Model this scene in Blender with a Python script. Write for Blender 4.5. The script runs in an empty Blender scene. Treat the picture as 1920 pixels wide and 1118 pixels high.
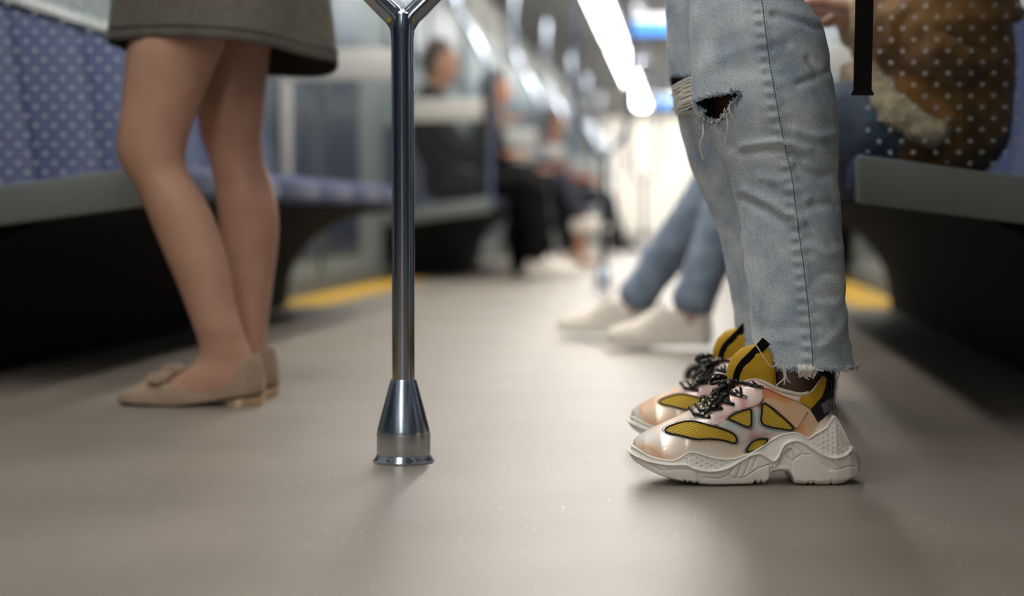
import bpy, bmesh, math, random
import numpy as np
from mathutils import Vector, Matrix
from mathutils.geometry import delaunay_2d_cdt
random.seed(7); np.random.seed(7)
SC = bpy.context.scene
COL = SC.collection
PI = math.pi

# ------------------------------------------------------------------ camera, world, exposure
F = 3400.0                        # focal length in pixels of the 1920x1118 frame
CAMZ = 0.35
YAW = math.atan(330 / F); PITCH = math.atan(154 / F)
cam_d = bpy.data.cameras.new('camera'); cam = bpy.data.objects.new('camera', cam_d); COL.objects.link(cam)
cam.location = (0, 0, CAMZ); cam.rotation_euler = (PI / 2 - PITCH, 0, YAW)
cam_d.sensor_width = 36; cam_d.lens = F / 1920 * 36
cam_d.clip_start = 0.02; cam_d.clip_end = 200
cam_d.dof.use_dof = True; cam_d.dof.focus_distance = 2.40; cam_d.dof.aperture_fstop = 2.2
SC.camera = cam
w = bpy.data.worlds.new('world'); SC.world = w; w.use_nodes = True
w.node_tree.nodes['Background'].inputs[0].default_value = (0.5, 0.6, 0.7, 1)
w.node_tree.nodes['Background'].inputs[1].default_value = 0.05
SC.view_settings.view_transform = 'Standard'; SC.view_settings.look = 'None'
SC.view_settings.exposure = 0.42; SC.view_settings.gamma = 1.0; SC.view_settings.use_curve_mapping = False
LAMP = 15.0                       # radiance of the ceiling light diffusers

R_ = Vector((math.cos(YAW), math.sin(YAW), 0))          # image right, level
N_ = Vector((-math.sin(YAW), math.cos(YAW), 0))         # into the picture, level
FW = N_ * math.cos(PITCH) - Vector((0, 0, math.sin(PITCH)))
UP = R_.cross(FW)
CAM = Vector((0, 0, CAMZ)); ZV = Vector((0, 0, 1))
def V(px, py, dn):                                       # point seen at a pixel, dn metres ahead
    d = FW + R_ * ((px - 960) / F) - UP * ((py - 559) / F)
    return CAM + d * (dn / d.dot(N_))
def G(px, py):                                           # point of the floor seen at a pixel
    d = FW + R_ * ((px - 960) / F) - UP * ((py - 559) / F)
    return CAM + d * (-CAMZ / d.z)
def sc_at(dn): return dn / F                             # metres per pixel

# ------------------------------------------------------------------ materials
def lin(c): 
    return tuple((x / 255 / 12.92) if x / 255 <= .04045 else ((x / 255 + .055) / 1.055) ** 2.4 for x in c) + (1,)
MT = {}
def mat(name, col, rough=.5, metal=0, col2=None, nscale=20, bump=0, bscale=200, emit=0, spec=.5, coat=0, sheen=0, stretch=None, lo=.35, hi=.65, trans=0):
    m = bpy.data.materials.new(name); m.use_nodes = True; MT[name] = m
    nt = m.node_tree; b = nt.nodes['Principled BSDF']
    c = lin(col); b.inputs['Base Color'].default_value = c
    b.inputs['Roughness'].default_value = rough; b.inputs['Metallic'].default_value = metal
    b.inputs['Specular IOR Level'].default_value = spec
    b.inputs['Coat Weight'].default_value = coat
    b.inputs['Sheen Weight'].default_value = sheen
    tc = nt.nodes.new('ShaderNodeTexCoord'); mp = nt.nodes.new('ShaderNodeMapping')
    nt.links.new(tc.outputs['Object'], mp.inputs[0])
    if stretch: mp.inputs['Scale'].default_value = stretch
    if col2 is not None:
        n = nt.nodes.new('ShaderNodeTexNoise'); n.inputs['Scale'].default_value = nscale; n.inputs['Detail'].default_value = 4
        r = nt.nodes.new('ShaderNodeValToRGB'); r.color_ramp.elements[0].color = c; r.color_ramp.elements[1].color = lin(col2)
        r.color_ramp.elements[0].position = lo; r.color_ramp.elements[1].position = hi
        nt.links.new(mp.outputs[0], n.inputs['Vector']); nt.links.new(n.outputs['Fac'], r.inputs[0])
        nt.links.new(r.outputs[0], b.inputs['Base Color'])
    if bump:
        n = nt.nodes.new('ShaderNodeTexNoise'); n.inputs['Scale'].default_value = bscale
        bp = nt.nodes.new('ShaderNodeBump'); bp.inputs['Strength'].default_value = bump; bp.inputs['Distance'].default_value = .002
        nt.links.new(mp.outputs[0], n.inputs['Vector']); nt.links.new(n.outputs['Fac'], bp.inputs['Height'])
        nt.links.new(bp.outputs[0], b.inputs['Normal'])
    if emit:
        b.inputs['Emission Color'].default_value = c; b.inputs['Emission Strength'].default_value = emit
    return m
def N(m, t): return m.node_tree.nodes.new(t)
def L(m, a, b): m.node_tree.links.new(a, b)
def math_(m, op, a, b=None, c=None):
    n = N(m, 'ShaderNodeMath'); n.operation = op
    for i, v in enumerate((a, b, c)):
        if v is None: continue
        if isinstance(v, (int, float)): n.inputs[i].default_value = v
        else: L(m, v, n.inputs[i])
    return n.outputs[0]

def floor_mat():
    m = mat('floor_vinyl', (129, 122, 113), .42, col2=(141, 133, 124), nscale=3, spec=.45)
    nt = m.node_tree; b = nt.nodes['Principled BSDF']
    old = b.inputs['Base Color'].links[0].from_socket
    tc = N(m, 'ShaderNodeTexCoord')
    n2 = N(m, 'ShaderNodeTexNoise'); n2.inputs['Scale'].default_value = 420; n2.inputs['Detail'].default_value = 2
    L(m, tc.outputs['Object'], n2.inputs['Vector'])
    mx = N(m, 'ShaderNodeMix'); mx.data_type = 'RGBA'; mx.blend_type = 'MULTIPLY'; mx.inputs[0].default_value = .35
    rr = N(m, 'ShaderNodeValToRGB'); rr.color_ramp.elements[0].position = .38; rr.color_ramp.elements[1].position = .62
    rr.color_ramp.elements[0].color = (.55, .55, .55, 1); rr.color_ramp.elements[1].color = (1.25, 1.25, 1.25, 1)
    L(m, n2.outputs['Fac'], rr.inputs[0]); L(m, old, mx.inputs[6]); L(m, rr.outputs[0], mx.inputs[7])
    vo = N(m, 'ShaderNodeTexVoronoi'); vo.inputs['Scale'].default_value = 95
    L(m, tc.outputs['Object'], vo.inputs['Vector'])
    sep = N(m, 'ShaderNodeSeparateColor'); L(m, vo.outputs['Color'], sep.inputs[0])
    rare = math_(m, 'GREATER_THAN', sep.outputs[0], .93)
    near = math_(m, 'LESS_THAN', vo.outputs['Distance'], .14)
    f = math_(m, 'MULTIPLY', rare, near)
    mx2 = N(m, 'ShaderNodeMix'); mx2.data_type = 'RGBA'; L(m, f, mx2.inputs[0]); L(m, mx.outputs[2], mx2.inputs[6])
    mx2.inputs[7].default_value = lin((226, 220, 208)); L(m, mx2.outputs[2], b.inputs['Base Color'])
    bp = N(m, 'ShaderNodeBump'); bp.inputs['Strength'].default_value = .25; bp.inputs['Distance'].default_value = .001
    L(m, n2.outputs['Fac'], bp.inputs['Height']); L(m, bp.outputs[0], b.inputs['Normal'])
    return m
def glass_mat(name, dots):
    m = bpy.data.materials.new(name); m.use_nodes = True; MT[name] = m
    nt = m.node_tree; nt.nodes.remove(nt.nodes['Principled BSDF']); out = nt.nodes['Material Output']
    tr = N(m, 'ShaderNodeBsdfTransparent'); tr.inputs[0].default_value = (.90, .93, .945, 1)
    gl = N(m, 'ShaderNodeBsdfGlossy'); gl.inputs['Roughness'].default_value = .02
    mx = N(m, 'ShaderNodeMixShader'); mx.inputs[0].default_value = .012
    L(m, tr.outputs[0], mx.inputs[1]); L(m, gl.outputs[0], mx.inputs[2]); res = mx.outputs[0]
    if dots:                                            # white printed dots in a staggered lattice
        tc = N(m, 'ShaderNodeTexCoord'); sp = N(m, 'ShaderNodeSeparateXYZ'); L(m, tc.outputs['Object'], sp.inputs[0])
        P = .0375
        def cell(off):
            u = math_(m, 'SUBTRACT', math_(m, 'FRACT', math_(m, 'ADD', math_(m, 'DIVIDE', sp.outputs[0], P), 100 + off)), .5)
            v = math_(m, 'SUBTRACT', math_(m, 'FRACT', math_(m, 'ADD', math_(m, 'DIVIDE', sp.outputs[2], P), 100 + off)), .5)
            return math_(m, 'SQRT', math_(m, 'ADD', math_(m, 'MULTIPLY', u, u), math_(m, 'MULTIPLY', v, v)))
        d = math_(m, 'MINIMUM', cell(0), cell(.5))
        fac = math_(m, 'MULTIPLY', math_(m, 'LESS_THAN', d, .105), .30)
        wd = N(m, 'ShaderNodeBsdfDiffuse'); wd.inputs[0].default_value = (.85, .88, .9, 1)
        wt = N(m, 'ShaderNodeBsdfTranslucent'); wt.inputs[0].default_value = (.85, .88, .9, 1)
        mw = N(m, 'ShaderNodeMixShader'); mw.inputs[0].default_value = .45; L(m, wd.outputs[0], mw.inputs[1]); L(m, wt.outputs[0], mw.inputs[2])
        m2 = N(m, 'ShaderNodeMixShader'); L(m, fac, m2.inputs[0]); L(m, res, m2.inputs[1]); L(m, mw.outputs[0], m2.inputs[2]); res = m2.outputs[0]
    L(m, res, out.inputs[0]); return m
def denim_mat(name, c1, c2, dark=.52):
    m = mat(name, c1, .85, col2=c2, nscale=22, lo=.32, hi=.68, spec=.2, sheen=.15)
    b = m.node_tree.nodes['Principled BSDF']; old = b.inputs['Base Color'].links[0].from_socket
    tc = N(m, 'ShaderNodeTexCoord')
    mp = N(m, 'ShaderNodeMapping'); mp.inputs['Rotation'].default_value = (0, math.radians(38), 0); L(m, tc.outputs['Object'], mp.inputs[0])
    wv = N(m, 'ShaderNodeTexWave'); wv.inputs['Scale'].default_value = 160; wv.inputs['Distortion'].default_value = 3; wv.inputs['Detail'].default_value = 2; wv.inputs['Detail Scale'].default_value = 3
    L(m, mp.outputs[0], wv.inputs['Vector'])
    n2 = N(m, 'ShaderNodeTexNoise'); n2.inputs['Scale'].default_value = 900; n2.inputs['Detail'].default_value = 3; L(m, tc.outputs['Object'], n2.inputs['Vector'])
    s = math_(m, 'ADD', math_(m, 'MULTIPLY', wv.outputs['Fac'], .5), math_(m, 'MULTIPLY', n2.outputs['Fac'], .5))
    rr = N(m, 'ShaderNodeValToRGB'); rr.color_ramp.elements[0].position = .25; rr.color_ramp.elements[1].position = .75
    rr.color_ramp.elements[0].color = (dark * .8, dark * .85, dark * .95, 1); rr.color_ramp.elements[1].color = (1.4, 1.4, 1.36, 1)
    L(m, s, rr.inputs[0])
    mx = N(m, 'ShaderNodeMix'); mx.data_type = 'RGBA'; mx.blend_type = 'MULTIPLY'; mx.inputs[0].default_value = 1
    L(m, old, mx.inputs[6]); L(m, rr.outputs[0], mx.inputs[7]); L(m, mx.outputs[2], b.inputs['Base Color'])
    bp = N(m, 'ShaderNodeBump'); bp.inputs['Strength'].default_value = .5; bp.inputs['Distance'].default_value = .0006
    L(m, s, bp.inputs['Height']); L(m, bp.outputs[0], b.inputs['Normal']); return m
def holo_mat(name, stops, scale, seed, rough=.28, metal=.25):
    m = mat(name, (255, 220, 200), rough, metal, coat=.5)
    b = m.node_tree.nodes['Principled BSDF']; tc = N(m, 'ShaderNodeTexCoord')
    mp = N(m, 'ShaderNodeMapping'); mp.inputs['Location'].default_value = (seed, seed * .7, seed * 1.3); mp.inputs['Scale'].default_value = (1, 1, 1.7)
    n = N(m, 'ShaderNodeTexNoise'); n.inputs['Scale'].default_value = scale; n.inputs['Detail'].default_value = 1.2; n.inputs['Distortion'].default_value = .5
    L(m, tc.outputs['Object'], mp.inputs[0]); L(m, mp.outputs[0], n.inputs['Vector'])
    r = N(m, 'ShaderNodeValToRGB'); cr = r.color_ramp
    while len(cr.elements) < len(stops): cr.elements.new(.5)
    for e, (p, c) in zip(cr.elements, stops): e.position = p; e.color = lin(c)
    L(m, n.outputs['Fac'], r.inputs[0]); L(m, r.outputs[0], b.inputs['Base Color'])
    bp = N(m, 'ShaderNodeBump'); bp.inputs['Strength'].default_value = .15; bp.inputs['Distance'].default_value = .001
    L(m, n.outputs['Fac'], bp.inputs['Height']); L(m, bp.outputs[0], b.inputs['Normal']); return m
def weave_mat(name, c1, c2, scale):
    m = mat(name, c1, .7, spec=.3); b = m.node_tree.nodes['Principled BSDF']; tc = N(m, 'ShaderNodeTexCoord')
    outs = []
    for rot in ((0, math.radians(20), 0), (0, math.radians(110), 0)):
        mp = N(m, 'ShaderNodeMapping'); mp.inputs['Rotation'].default_value = rot; L(m, tc.outputs['Object'], mp.inputs[0])
        wv = N(m, 'ShaderNodeTexWave'); wv.inputs['Scale'].default_value = scale; wv.inputs['Distortion'].default_value = .6; L(m, mp.outputs[0], wv.inputs['Vector']); outs.append(wv.outputs['Fac'])
    s = math_(m, 'MAXIMUM', outs[0], outs[1])
    r = N(m, 'ShaderNodeValToRGB'); r.color_ramp.elements[0].color = lin(c2); r.color_ramp.elements[1].color = lin(c1)
    r.color_ramp.elements[0].position = .45; r.color_ramp.elements[1].position = .95
    L(m, s, r.inputs[0]); L(m, r.outputs[0], b.inputs['Base Color'])
    bp = N(m, 'ShaderNodeBump'); bp.inputs['Strength'].default_value = .5; bp.inputs['Distance'].default_value = .0006
    L(m, s, bp.inputs['Height']); L(m, bp.outputs[0], b.inputs['Normal']); return m
def lace_mat():
    m = mat('lace', (14, 14, 15), .6); b = m.node_tree.nodes['Principled BSDF']; tc = N(m, 'ShaderNodeTexCoord')
    n = N(m, 'ShaderNodeTexVoronoi'); n.inputs['Scale'].default_value = 330; L(m, tc.outputs['Object'], n.inputs['Vector'])
    sep = N(m, 'ShaderNodeSeparateColor'); L(m, n.outputs['Color'], sep.inputs[0])
    f = math_(m, 'GREATER_THAN', sep.outputs[1], .93)
    mx = N(m, 'ShaderNodeMix'); mx.data_type = 'RGBA'; L(m, f, mx.inputs[0]); mx.inputs[6].default_value = lin((14, 14, 15)); mx.inputs[7].default_value = lin((225, 220, 205))
    L(m, mx.outputs[2], b.inputs['Base Color']); return m

floor_mat(); glass_mat('dotted_glass', True); glass_mat('clear_glass', False)
mat('panel_grey', (108, 117, 116), .45, col2=(114, 122, 120), nscale=2)
mat('panel_dark', (80, 84, 84), .5)
mat('pale_grey', (196, 196, 192), .4)
mat('ceiling_white', (176, 178, 177), .6)
mat('blue_fabric', (28, 42, 84), .85, col2=(36, 53, 99), nscale=30, sheen=.1, bump=.2, bscale=300)
mat('black_plastic', (9, 9, 8), .8, spec=.1, col2=(12, 12, 10), nscale=4)
mat('under_dark', (30, 30, 27), .6)
mat('yellow_mark', (214, 172, 42), .5, col2=(204, 160, 36), nscale=12)
mat('rubber', (17, 17, 18), .7)
mat('dark_glass', (34, 44, 62), .3, spec=.25)
mat('chrome', (192, 205, 224), .15, 1)  # blue tint stands in for reflected blue
mat('chrome_brushed', (200, 206, 212), .32, 1)
mat('chrome_satin', (200, 214, 238), .24, 1)  # blue reflections on the cone are put into this metal colour
mat('chrome_dark', (186, 197, 218), .15, 1)  # slight blue painted in for reflections along the pole
mat('steel_blue', (120, 132, 160), .35, .6)
mat('lamp_diffuser', (255, 249, 240), .5, emit=LAMP)
mat('end_glow', (255, 250, 240), .5, emit=.40)  # added glow that whitens the far end, not a real window
mat('screen_blue', (70, 140, 225), .4, emit=1.2)
mat('screen_white', (235, 240, 245), .4, emit=1.0)
mat('housing', (120, 122, 122), .5)
mat('slat_white', (205, 203, 198), .5)
denim_mat('denim_light', (158, 175, 195), (214, 222, 229))
denim_mat('denim_blue', (104, 120, 140), (138, 152, 170), .7)
denim_mat('denim_mid', (84, 97, 118), (108, 121, 140), .7)
mat('seam_thread', (92, 100, 108), .8)
mat('fray_white', (226, 224, 214), .9)
mat('fray_blue', (150, 168, 186), .9)
mat('fray_dark', (74, 86, 98), .9)
mat('skin_deep', (64, 38, 30), .5, col2=(74, 45, 35), nscale=40)
mat('skin_light', (196, 154, 135), .44, col2=(188, 144, 124), nscale=16)
mat('skin_mid', (192, 138, 108), .5, col2=(182, 126, 98), nscale=12)
mat('hair_brown', (62, 40, 26), .6, col2=(84, 56, 36), nscale=60, stretch=(1, 1, .15))
mat('hair_dark', (24, 19, 17), .55)
mat('eye_dark', (25, 20, 18), .2); mat('lip', (150, 84, 74), .5)
mat('skirt_wool', (90, 87, 80), .85, col2=(102, 98, 90), nscale=60, bump=.3, bscale=600, sheen=.2)
mat('skirt_lining', (26, 25, 23), .8)
mat('taupe_suede', (156, 134, 114), .85, col2=(168, 146, 126), nscale=40, sheen=.3)
mat('flat_sole', (40, 33, 28), .7); mat('gold', (222, 196, 160), .16, 1)
mat('white_canvas', (240, 233, 225), .75, col2=(230, 222, 213), nscale=30)
mat('white_rubber', (226, 222, 212), .55)
mat('brown_suede', (166, 118, 58), .85, col2=(124, 84, 40), nscale=14, sheen=.25)
mat('shearling', (205, 190, 160), .95, col2=(176, 158, 126), nscale=60, bump=.8, bscale=140)
mat('black_cloth', (9, 9, 10), .9, spec=.2); mat('dark_navy', (28, 32, 44), .85); mat('rust_cloth', (122, 62, 44), .85)
mat('grey_knit', (112, 112, 112), .9); mat('cream_knit', (196, 190, 178), .9); mat('denim_top', (62, 82, 118), .85)
mat('strap_black', (7, 7, 8), .8, spec=.2, bump=.3, bscale=500)
mat('phone', (18, 18, 20), .25)
mat('sole_white', (246, 243, 237), .5, col2=(238, 234, 226), nscale=18)
mat('outsole_dark', (34, 32, 30), .7)
holo_mat('holo_peach', [(.30, (248, 244, 242)), (.46, (250, 236, 222)), (.56, (250, 220, 190)), (.66, (246, 196, 162)), (.78, (240, 250, 246))], 13, 3.1, .3, .12)
holo_mat('holo_orange', [(.30, (238, 206, 172)), (.46, (242, 198, 160)), (.55, (238, 158, 96)), (.66, (226, 136, 116)), (.78, (244, 234, 220))], 15, 8.4, .3, .12)
holo_mat('holo_silver', [(.30, (242, 246, 244)), (.44, (214, 234, 228)), (.52, (242, 240, 238)), (.60, (236, 214, 212)), (.68, (212, 120, 120))], 20, 5.2, .25, .3)
holo_mat('holo_pink', [(.30, (250, 246, 244)), (.48, (246, 228, 222)), (.58, (242, 206, 200)), (.68, (226, 146, 140)), (.80, (246, 246, 240))], 20, 1.7, .3, .12)
weave_mat('yellow_mesh', (224, 192, 72), (158, 124, 18), 110)
weave_mat('yellow_knit', (208, 166, 36), (160, 120, 18), 260)
mat('piping_black', (15, 14, 14), .6); mat('stitch', (70, 74, 74), .7); mat('lining_beige', (214, 202, 186), .8)
mat('reflective_grey', (120, 122, 134), .4, .3)
lace_mat()
M = MT

# ------------------------------------------------------------------ object helpers
ORG = {}
def org(o): return ORG.get(o.name, Vector((0, 0, 0)))
def tag(o, label=None, cat=None, group=None, kind=None):
    for k, v in (('label', label), ('category', cat), ('group', group), ('kind', kind)):
        if v: o[k] = v
    return o
def thing(name, loc, label=None, cat=None, group=None, kind=None):
    o = bpy.data.objects.new(name, None); COL.objects.link(o); o.location = loc; o.empty_display_size = .1
    ORG[o.name] = Vector(loc); return tag(o, label, cat, group, kind)
def link(name, me, mt, parent=None, loc=None):
    o = bpy.data.objects.new(name, me); COL.objects.link(o)
    if mt is not None and not me.materials: me.materials.append(M[mt] if isinstance(mt, str) else mt)
    if parent is not None:
        o.parent = parent; ORG[o.name] = org(parent)
    if loc is not None: o.location = loc; 
    return o
def obj(name, vf, mt, parent=None, smooth=True, sharp=40, label=None):
    vs, fs = vf
    vs = np.asarray([tuple(v) for v in vs], dtype=float)
    if parent is not None: off = np.array(org(parent))
    else: off = np.array([(vs[:, 0].min() + vs[:, 0].max()) / 2, (vs[:, 1].min() + vs[:, 1].max()) / 2, vs[:, 2].min()])
    me = bpy.data.meshes.new(name); me.from_pydata((vs - off).tolist(), [], [tuple(f) for f in fs]); me.validate()
    bm = bmesh.new(); bm.from_mesh(me); bmesh.ops.recalc_face_normals(bm, faces=bm.faces); bm.to_mesh(me); bm.free()
    if smooth:
        me.shade_smooth()
        if sharp: me.set_sharp_from_angle(angle=math.radians(sharp))
    o = link(name, me, mt, parent)
    if parent is None: o.location = off; ORG[o.name] = Vector(off)
    if label: o['label'] = label
    return o
def join(*parts):
    vs, fs = [], []
    for v, f in parts:
        k = len(vs); vs += [tuple(x) for x in v]; fs += [tuple(i + k for i in q) for q in f]
    return vs, fs
def box(x0, x1, y0, y1, z0, z1, bev=0, seg=2):
    bm = bmesh.new(); bmesh.ops.create_cube(bm, size=1)
    for v in bm.verts:
        v.co = Vector(((x0 + x1) / 2 + v.co.x * (x1 - x0), (y0 + y1) / 2 + v.co.y * (y1 - y0), (z0 + z1) / 2 + v.co.z * (z1 - z0)))
    if bev: bmesh.ops.bevel(bm, geom=bm.edges[:], offset=bev, segments=seg, affect='EDGES', profile=.5)
    return grab(bm)
def grab(bm):
    bm.verts.index_update()
    r = [tuple(v.co) for v in bm.verts], [tuple(v.index for v in f.verts) for f in bm.faces]; bm.free(); return r
def prism(poly, y0, y1, bev=0, seg=2):                   # polygon in x,z extruded along y
    bm = bmesh.new(); a = [bm.verts.new((x, y0, z)) for x, z in poly]; b = [bm.verts.new((x, y1, z)) for x, z in poly]
    n = len(poly); bm.faces.new(a); bm.faces.new(b[::-1])
    for i in range(n): bm.faces.new((a[i], b[i], b[(i + 1) % n], a[(i + 1) % n]))
    bmesh.ops.recalc_face_normals(bm, faces=bm.faces)
    if bev: bmesh.ops.bevel(bm, geom=bm.edges[:], offset=bev, segments=seg, affect='EDGES', profile=.5)
    return grab(bm)
def lathe(prof, c, n=48):
    vs, fs = [], []
    for r, z in prof:
        for i in range(n): a = 2 * PI * i / n; vs.append((c[0] + r * math.cos(a), c[1] + r * math.sin(a), c[2] + z))
    for k in range(len(prof) - 1):
        for i in range(n): j = (i + 1) % n; fs.append((k * n + i, k * n + j, (k + 1) * n + j, (k + 1) * n + i))
    fs.append(tuple(range(n))[::-1]); fs.append(tuple((len(prof) - 1) * n + i for i in range(n))); return vs, fs
def crv(pts, n=8, closed=False):                         # Catmull-Rom through points of any dimension
    p = np.asarray([tuple(q) for q in pts], float); m = len(p); out = []
    for i in range(m if closed else m - 1):
        if closed: a, b, c, d = p[(i - 1) % m], p[i], p[(i + 1) % m], p[(i + 2) % m]
        else: a, b, c, d = p[max(i - 1, 0)], p[i], p[i + 1], p[min(i + 2, m - 1)]
        for k in range(n):
            t = k / n
            out.append(.5 * (2 * b + (c - a) * t + (2 * a - 5 * b + 4 * c - d) * t * t + (3 * b - a - 3 * c + d) * t ** 3))
    if not closed: out.append(p[-1])
    return np.array(out)
def tube(path, r, n=8, closed=False, cap=True):
    path = [Vector(p) for p in path]; m = len(path); vs, fs = [], []
    rr = r if hasattr(r, '__len__') else [r] * m
    A = None
    for i, p in enumerate(path):
        t = (path[(i + 1) % m] - path[i - 1]) if closed else (path[min(i + 1, m - 1)] - path[max(i - 1, 0)])
        if t.length < 1e-9: t = Vector((0, 0, 1))
        t.normalize()
        if A is None: A = t.orthogonal().normalized()
        else:
            A = A - t * A.dot(t)
            A = A.normalized() if A.length > 1e-6 else t.orthogonal().normalized()
        B = t.cross(A)
        for k in range(n): a = 2 * PI * k / n; vs.append(p + (A * math.cos(a) + B * math.sin(a)) * rr[i])
    for i in range(m if closed else m - 1):
        j = (i + 1) % m
        for k in range(n): l = (k + 1) % n; fs.append((i * n + k, i * n + l, j * n + l, j * n + k))
    if cap and not closed: fs.append(tuple(range(n))[::-1]); fs.append(tuple((m - 1) * n + k for k in range(n)))
    return vs, fs
def chain(pts, hint=(0, 1, 0), n=20, sub=5):             # tapered limb: (pos, ra, rb) stations, rounded ends
    q = np.array([list(p[0]) + [p[1], p[2] if len(p) > 2 else p[1]] for p in pts], float)
    c = crv(q, sub); rows = []
    def cap(e, d, sgn):
        r = min(e[3], e[4])
        return [(e[:3] + np.array(d) * sgn * r * math.sin(a) * .8, e[3] * math.cos(a), e[4] * math.cos(a)) for a in (1.35, 1.0, .6, .3)]
    d0 = Vector(c[1][:3] - c[0][:3]).normalized(); d1 = Vector(c[-1][:3] - c[-2][:3]).normalized()
    rows += cap(c[0], d0, -1); rows += [(e[:3], e[3], e[4]) for e in c]; rows += cap(c[-1], d1, 1)[::-1]
    m = len(rows); vs, fs = [], []; h = Vector(hint)
    for i, (p, ra, rb) in enumerate(rows):
        k = min(max(i - 4, 0), len(c) - 1)
        t = Vector(c[min(k + 1, len(c) - 1)][:3] - c[max(k - 1, 0)][:3]).normalized()
        A = h - t * h.dot(t)
        A = A.normalized() if A.length > 1e-4 else t.orthogonal().normalized()
        B = t.cross(A)
        for j in range(n): a = 2 * PI * j / n; vs.append(Vector(p) + A * (ra * math.cos(a)) + B * (rb * math.sin(a)))
    for i in range(m - 1):
        for j in range(n): l = (j + 1) % n; fs.append((i * n + j, i * n + l, (i + 1) * n + l, (i + 1) * n + j))
    fs.append(tuple(range(n))[::-1]); fs.append(tuple((m - 1) * n + j for j in range(n))); return vs, fs
def fused(name, parts, mt, parent, voxel=.008, smooth=4, wrinkle=0, wscale=9):
    vs, fs = join(*parts); off = np.array(org(parent)); vs = (np.asarray([tuple(v) for v in vs]) - off).tolist()
    me = bpy.data.meshes.new(name); me.from_pydata(vs, [], fs)
    bm = bmesh.new(); bm.from_mesh(me); bmesh.ops.recalc_face_normals(bm, faces=bm.faces); bm.to_mesh(me); bm.free()
    o = link(name, me, mt, parent)
    md = o.modifiers.new('r', 'REMESH'); md.mode = 'VOXEL'; md.voxel_size = voxel
    if smooth: s = o.modifiers.new('s', 'SMOOTH'); s.iterations = smooth; s.factor = .5
    if wrinkle:
        t = bpy.data.textures.new(name, 'CLOUDS'); t.noise_scale = 1 / wscale; t.noise_depth = 2
        d = o.modifiers.new('d', 'DISPLACE'); d.texture = t; d.strength = wrinkle; d.mid_level = .5
    dg = bpy.context.evaluated_depsgraph_get(); nm = bpy.data.meshes.new_from_object(o.evaluated_get(dg))
    o.modifiers.clear(); o.data = nm; nm.shade_smooth()
    if not nm.materials: nm.materials.append(M[mt])
    return o
def in_poly(x, y, poly):
    r = False; n = len(poly)
    for i in range(n):
        x0, y0 = poly[i]; x1, y1 = poly[(i + 1) % n]
        if (y0 > y) != (y1 > y) and x < (x1 - x0) * (y - y0) / (y1 - y0) + x0: r = not r
    return r

# ------------------------------------------------------------------ the carriage shell
CX = -.39; HALF = 1.27; XL = CX - HALF; XR = CX + HALF
BF = .67                                                  # bench front, from the middle of the aisle
Y0, Y1 = -7.6, 30.2; CEIL = 2.16
tag(obj('floor', box(XL - .02, XR + .02, Y0, Y1, -.05, 0), 'floor_vinyl', smooth=False), 'grey speckled vinyl floor of the carriage', kind='structure')
tag(obj('ceiling', box(XL - .1, XR + .1, Y0, Y1, CEIL, CEIL + .06), 'ceiling_white', smooth=False), 'pale carriage ceiling with light strips', kind='structure')
tag(obj('wall_back', box(XL - .1, XR + .1, Y0 - .08, Y0, -.05, CEIL + .06), 'panel_grey', smooth=False), 'grey bulkhead behind the viewpoint', kind='structure')
BENCH = {-1: [(3.53, 6.85), (9.78, 13.3), (16.3, 19.85), (22.85, 26.4), (-3.9, -.45)], 1: [(3.08, 6.85), (9.78, 13.3), (16.3, 19.85), (22.85, 26.4), (-3.9, -.45)]}
nwin = ndoor = 0
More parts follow.
